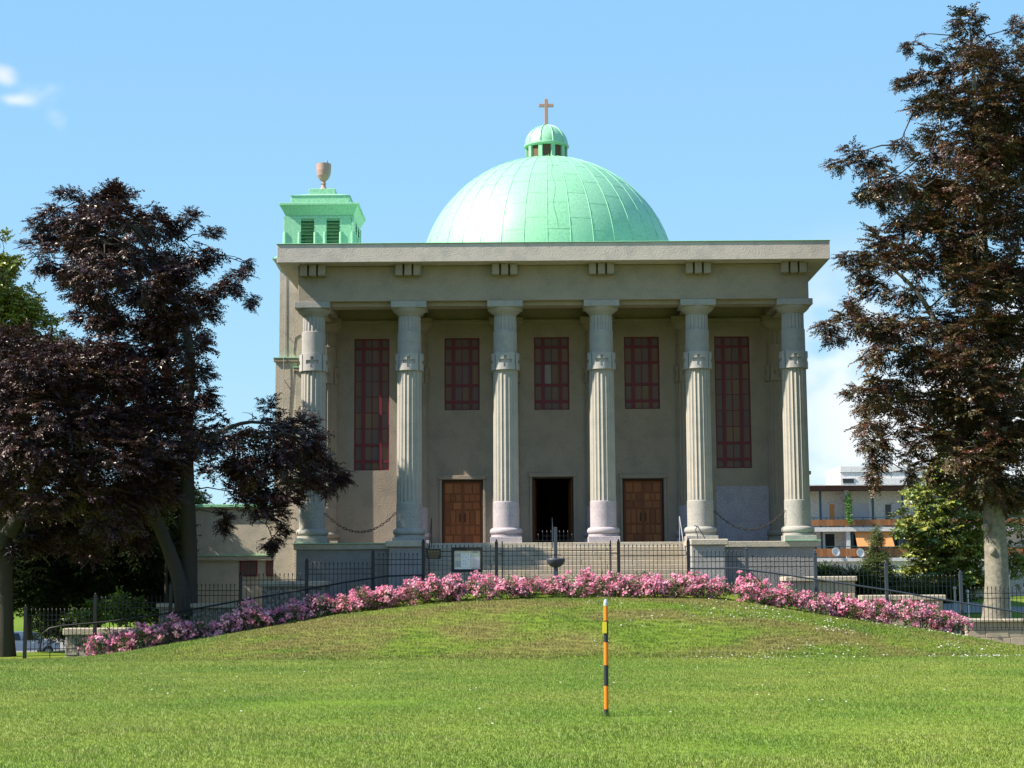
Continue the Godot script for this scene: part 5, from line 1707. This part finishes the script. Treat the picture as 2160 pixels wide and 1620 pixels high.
func build_car() -> void:
	var z := -42.0
	var p := at(52, 1378, z)
	var g := ground_y(p.x, z)
	var car := thing("parked_car", "pale blue hatchback parked in the shade beyond the fence", "car", V(p.x, g, z))
	car.rotation.y = 0.5
	# side profile swept across the width
	var prof := [[-1.9, 0.32], [-1.95, 0.62], [-1.85, 0.86], [-1.62, 0.94], [-1.25, 1.40], [-0.9, 1.50], [0.25, 1.50], [0.55, 1.44], [1.05, 0.98], [1.75, 0.84], [1.95, 0.66], [1.97, 0.36]]
	var m := MB.new()
	var wdt := func(y: float) -> float: return 0.84 if y < 1.0 else lerpf(0.82, 0.62, (y - 1.0) / 0.5)
	var n := prof.size()
	for i in n:
		var a: Array = prof[i]
		var b: Array = prof[(i + 1) % n]
		var wa: float = wdt.call(a[1])
		var wb: float = wdt.call(b[1])
		m.poly([V(a[0], a[1], -wa), V(a[0], a[1], wa), V(b[0], b[1], wb), V(b[0], b[1], -wb)], V(0, 0.7, 0))
	for s in [-1.0, 1.0]:
		var c := V(0, 0.72, s * 0.84)
		for i in n:
			var a: Array = prof[i]
			var b: Array = prof[(i + 1) % n]
			m.poly([V(a[0], a[1], s * wdt.call(a[1])), V(b[0], b[1], s * wdt.call(b[1])), c], V(0, 0.7, 0))
	part("body", m, mat.carpaint, car)
	for s in [-1.0, 1.0]:
		for w in [[-1.15, -0.42], [-0.34, 0.62]]:
			var q := MB.new()
			q.quad(V(w[0], 0.98, s * 0.845), V(w[1], 0.98, s * 0.845), V(w[1] - 0.12, 1.40, s * 0.70), V(w[0] + 0.1, 1.40, s * 0.70))
			q.quad(V(w[1], 0.98, s * 0.84), V(w[0], 0.98, s * 0.84), V(w[0] + 0.1, 1.40, s * 0.69), V(w[1] - 0.12, 1.40, s * 0.69))
			part("side_window", q, mat.glassdark, car)
		for x in [-1.2, 1.25]:
			var wl := MB.new()
			wl.tube([V(x, 0.31, s * 0.66), V(x, 0.31, s * 0.86)], [0.31, 0.31], 18)
			var tyre := part("wheel", wl, mat.rubber, car)
			var rim := MB.new()
			rim.tube([V(x, 0.31, s * 0.84), V(x, 0.31, s * 0.875)], [0.19, 0.17], 14)
			part("rim", rim, mat.galva, tyre)
		var hl := MB.new()
		hl.ball(V(1.86, 0.72, s * 0.62), 0.11, 0.08)
		part("headlight", hl, mat.white, car)
	var ws := MB.new()
	ws.quad(V(1.07, 1.0, 0.72), V(1.07, 1.0, -0.72), V(0.60, 1.43, -0.60), V(0.60, 1.43, 0.60))
	ws.quad(V(-1.60, 0.98, -0.70), V(-1.60, 0.98, 0.70), V(-1.28, 1.39, 0.58), V(-1.28, 1.39, -0.58))
	var wsi := part("windscreen", ws, mat.glassdark, car)
	wsi.position.y = 0.012


# ---------------------------------------------------------------- roses
func rose_variant(sd: int) -> Array:
	var r := RandomNumberGenerator.new()
	r.seed = sd
	var fo := MB.new()
	var bl := MB.new()
	var greens := [Color(0.045, 0.085, 0.018), Color(0.065, 0.115, 0.022), Color(0.032, 0.06, 0.015), Color(0.095, 0.145, 0.028)]
	var lumps := []
	for i in 8:
		lumps.append([V(r.randf_range(-0.42, 0.42), r.randf_range(0.16, 0.70), r.randf_range(-0.40, 0.40)), r.randf_range(0.18, 0.32)])
	for i in 1000:
		var l: Array = lumps[r.randi() % lumps.size()]
		var d := V(r.randfn(), r.randfn(), r.randfn()).normalized()
		var p: Vector3 = l[0] + d * float(l[1]) * pow(r.randf(), 0.4)
		p.y = maxf(p.y, 0.02)
		fo.col = greens[r.randi() % 4] * r.randf_range(0.8, 1.25)
		var dir := (d + V(r.randfn(), r.randfn() * 0.5, r.randfn()) * 0.6).normalized()
		var up := (V(0, 1, 0) + V(r.randfn(), r.randfn(), r.randfn()) * 0.5).normalized()
		leaf(fo, p, dir, up, r.randf_range(0.05, 0.085), r.randf_range(0.03, 0.045))
	# canes
	for i in 7:
		var l: Array = lumps[i]
		fo.col = Color(0.06, 0.07, 0.02)
		fo.tube([V(l[0].x * 0.2, -0.1, l[0].z * 0.2), (l[0] as Vector3) * 0.6, l[0] + V(0, 0.15, 0)], [0.01, 0.008, 0.005], 4, false)
	var pinks := [Color(0.82, 0.34, 0.49), Color(0.86, 0.44, 0.58), Color(0.78, 0.25, 0.40), Color(0.88, 0.56, 0.66), Color(0.83, 0.37, 0.56)]
	for i in 36:
		var l: Array = lumps[r.randi() % lumps.size()]
		var d := V(r.randfn(), r.randfn() * 0.8 + 0.45, r.randfn() + 0.25).normalized()
		var c: Vector3 = l[0] + d * (float(l[1]) + 0.03)
		if c.y < 0.08: c.y = 0.08 + r.randf() * 0.2
		var cnt := r.randi_range(7, 16)
		var tone: Color = pinks[r.randi() % 5]
		for k in cnt:
			var p := c + V(r.randfn(), r.randfn() * 0.8, r.randfn()) * 0.06
			var nrm := (d + V(r.randfn(), r.randfn(), r.randfn()) * 0.45).normalized()
			blossom(bl, p, nrm, r.randf_range(0.030, 0.050), tone.lerp(pinks[r.randi() % 5], 0.4) * r.randf_range(0.85, 1.2), r)
	return [fo.mesh(), bl.mesh()]


func blossom(m: MB, p: Vector3, nrm: Vector3, rad: float, c: Color, r: RandomNumberGenerator) -> void:
	var s := nrm.cross(Vector3.UP if absf(nrm.y) < 0.9 else Vector3.RIGHT).normalized()
	var t := nrm.cross(s)
	var off := r.randf() * TAU
	for ring in 2:
		for k in 5:
			var a := off + TAU * (k + ring * 0.5) / 5.0
			var d := s * cos(a) + t * sin(a)
			var e := s * cos(a + 0.75) + t * sin(a + 0.75)
			var f := s * cos(a - 0.75) + t * sin(a - 0.75)
			var k0 := rad * (1.0 if ring == 0 else 0.62)
			var lift := rad * (0.18 if ring == 0 else 0.62)
			m.col = c * (1.0 if ring == 0 else 0.85)
			var o := p + nrm * rad * (0.0 if ring == 0 else 0.15)
			var tip := o + d * k0 + nrm * lift
			var l := o + e * k0 * 0.72 + nrm * lift * 0.7
			var q := o + f * k0 * 0.72 + nrm * lift * 0.7
			var n1 := (l - o).cross(tip - o).normalized()
			m.tri(o, l, tip, n1, n1, n1)
			var n2 := (tip - o).cross(q - o).normalized()
			m.tri(o, tip, q, n2, n2, n2)


func build_roses() -> void:
	var vars := []
	for i in 7: vars.append(rose_variant(100 + i))
	var x := -14.9
	var k := 0
	while x < 12.7:
		for row in 2:
			var z := 9.2 - row * 0.95 + rng.randf_range(-0.15, 0.15)
			var xx := x + rng.randf_range(-0.15, 0.15) + row * 0.35
			var sc := rng.randf_range(0.82, 1.08)
			if row == 1 and rng.randf() < (0.4 if x < -12.0 else 0.12): continue
			var b := thing("rose_bush", "pink flowering rose bush in the bed along the lawn", "rose bush", V(xx, ground_y(xx, z) - 0.03, z), "pink rose bushes along the bank")
			b.rotation.y = rng.randf() * TAU
			var low := 0.72 if absf(xx) < 0.8 else 1.0
			b.scale = V(sc, sc * low * rng.randf_range(0.76, 1.14), sc)
			var pair: Array = vars[rng.randi() % vars.size()]
			part("foliage", pair[0], mat.leaf, b)
			part("blossoms", pair[1], mat.petal, b)
			k += 1
		x += rng.randf_range(0.62, 0.82)


# ---------------------------------------------------------------- marker pole
func build_pole() -> void:
	var z := 40.7
	var f := at(1279, 1507, z)
	var gy := ground_y(f.x, z)
	var pl := thing("marker_pole", "orange and black striped marker pole standing in the lawn", "marker pole", V(f.x, gy, z))
	pl.rotation.z = -0.008
	var base := f.y
	var edges := [[1507, 1491, "navy"], [1491, 1442, "orange"], [1442, 1398, "navy"], [1398, 1350, "orange"], [1350, 1304, "navy"], [1304, 1273, "orange"]]
	for e in edges:
		var y0 := at(1279, e[0], z).y - base
		var y1 := at(1279, e[1], z).y - base
		if e[0] == 1507: y0 = -0.2
		var m := MB.new()
		m.lathe([Vector2(0.0, y0), Vector2(0.0315, y0), Vector2(0.0315, y1), Vector2(0.0, y1)], Vector3.ZERO, 24)
		part("orange_band" if e[2] == "orange" else "dark_band", m, mat[e[2]], pl)
	var y2 := at(1279, 1273, z).y - base
	var cap := MB.new()
	cap.lathe([Vector2(0.0, y2), Vector2(0.034, y2), Vector2(0.034, y2 + 0.045), Vector2(0.022, y2 + 0.085), Vector2(0.0, y2 + 0.095)], Vector3.ZERO, 20)
	part("cap", cap, mat.zinc, pl)
	var tf := []
	for i in 9:
		var a := i * 0.9
		tf.append([Transform3D(Basis(Vector3.UP, a) * Basis.from_scale(V(0.35, rng.randf_range(1.6, 2.6), 0.35)), V(cos(a) * 0.07 + f.x, ground_y(f.x, z), sin(a) * 0.07 + z)), Color(0.12, 0.215, 0.03)])
	var tm := MultiMeshInstance3D.new()
	tm.name = "grass_tuft"
	tm.multimesh = crown_mm(tf, grass_patch(77, 40, 0.16, 0.05, 0.007))
	tm.material_override = mat.grass
	add_child(tm)
	tag(tm, "longer unmown grass round the foot of the striped pole", "grass", "", "stuff")
	var t0 := at(1270, 1331, z)
	var t1 := at(1278, 1307, z)
	part("tag_plate", bx(V(t0.x - f.x - 0.004, t0.y - base, 0.028), V(t1.x - f.x, t1.y - base, 0.036), 0.002), mat.yellow, pl)


# ---------------------------------------------------------------- grass
func grass_patch(sd: int, blades: int, size: float, hgt: float, wid: float) -> ArrayMesh:
	var r := RandomNumberGenerator.new()
	r.seed = sd
	var m := MB.new()
	for i in blades:
		var p := V(r.randf_range(-size, size), -0.01, r.randf_range(-size, size))
		var a := r.randf() * TAU
		var h := hgt * r.randf_range(0.45, 1.15)
		var s := V(cos(a), 0, sin(a)) * wid * 0.5
		var lean := V(r.randfn(), 0, r.randfn()) * h * 0.38
		var k := r.randf_range(0.82, 1.18)
		m.col = Color(k * r.randf_range(0.95, 1.15), k, k * 0.95)
		var midp := p + V(0, h * 0.6, 0) + lean * 0.4
		var tip := p + V(0, h, 0) + lean
		var n := s.normalized().cross(Vector3.UP)
		n = (n + V(0, 0.7, 0)).normalized()
		m.tri(p - s, p + s, midp + s * 0.8, n, n, n)
		m.tri(p - s, midp + s * 0.8, midp - s * 0.8, n, n, n)
		m.tri(midp - s * 0.8, midp + s * 0.8, tip, n, n, n)
	return m.mesh()


func build_grass() -> void:
	var sets := [[49.0, 34.0, 30.0, 0.042, 0.0055], [34.0, 24.0, 24.0, 0.046, 0.0075], [24.0, 16.5, 20.0, 0.052, 0.010], [17.5, 9.5, 22.0, 0.06, 0.010]]
	for si in sets.size():
		var s: Array = sets[si]
		var entries := []
		var z: float = s[1]
		while z < s[0]:
			var half := (65.0 - z) * 0.308 + 0.6
			var step := 1.0 / sqrt(s[2])
			var x := -1.2 - half
			if si == 3: x = -19.0
			var xe := -1.2 + half
			while x < xe:
				var px := x + rng.randf_range(-0.5, 0.5) * step
				var pz := z + rng.randf_range(-0.5, 0.5) * step
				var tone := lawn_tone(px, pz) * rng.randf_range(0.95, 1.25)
				if rng.randf() < 0.05: tone = tone.lerp(Color(0.26, 0.22, 0.09), 0.55)
				var sc := rng.randf_range(0.7, 1.3) * (1.0 + 0.35 * grass_noise.get_noise_2d(px * 4.0, pz * 4.0 + 300.0))
				if si == 3: sc *= 0.85
				entries.append([Transform3D(Basis(Vector3.UP, rng.randf() * TAU) * Basis.from_scale(V(1, sc, 1)), V(px, ground_y(px, pz), pz)), tone])
				x += step
			z += step
		var mi := MultiMeshInstance3D.new()
		mi.name = numbered("grass")
		mi.multimesh = crown_mm(entries, grass_patch(50 + si, 105, 0.17, s[3], s[4]))
		mi.material_override = mat.grass
		add_child(mi)
		tag(mi, ["short mown lawn grass before the striped pole", "short lawn grass behind the striped pole", "lawn grass at the foot of the bank", "dry worn grass on the bank below the roses"][si], "grass", "", "stuff")
	# daisies, mostly on the right part of the bank
	var de := []
	for i in 620:
		var cx := rng.randf_range(0.5, 12.5)
		var cz := rng.randf_range(10.4, 18.0)
		if grass_noise.get_noise_2d(cx * 3.0 + 500.0, cz * 3.0) < 0.02 + (0.18 if cx < 3.0 else 0.0): continue
		for k in rng.randi_range(1, 4):
			var px := cx + rng.randfn() * 0.18
			var pz := cz + rng.randfn() * 0.25
			de.append([Transform3D(Basis(Vector3.UP, rng.randf() * TAU) * Basis(Vector3.RIGHT, rng.randf_range(0.1, 0.7)) * Basis.from_scale(Vector3.ONE * rng.randf_range(0.7, 1.15)), V(px, ground_y(px, pz) + rng.randf_range(0.05, 0.08), pz)), Color(0.75, 0.75, 0.72)])
	for i in 46:
		var pz := rng.randf_range(18.0, 44.0)
		var px := rng.randf_range(-1.2 - (65 - pz) * 0.28, -1.2 + (65 - pz) * 0.28)
		de.append([Transform3D(Basis(Vector3.RIGHT, 0.3) * Basis.from_scale(Vector3.ONE * 0.7), V(px, ground_y(px, pz) + 0.06, pz)), Color(0.72, 0.72, 0.68)])
	var d := MB.new()
	for k in 9:
		var a := TAU * k / 9.0
		leaf(d, Vector3.ZERO, V(cos(a), 0.12, sin(a)).normalized(), Vector3.UP, 0.026, 0.017)
	var dm := MultiMeshInstance3D.new()
	dm.name = "daisies"
	dm.multimesh = crown_mm(de, d.mesh())
	dm.material_override = mat.petal
	add_child(dm)
	tag(dm, "small white daisies sprinkled over the bank", "daisies", "", "stuff")
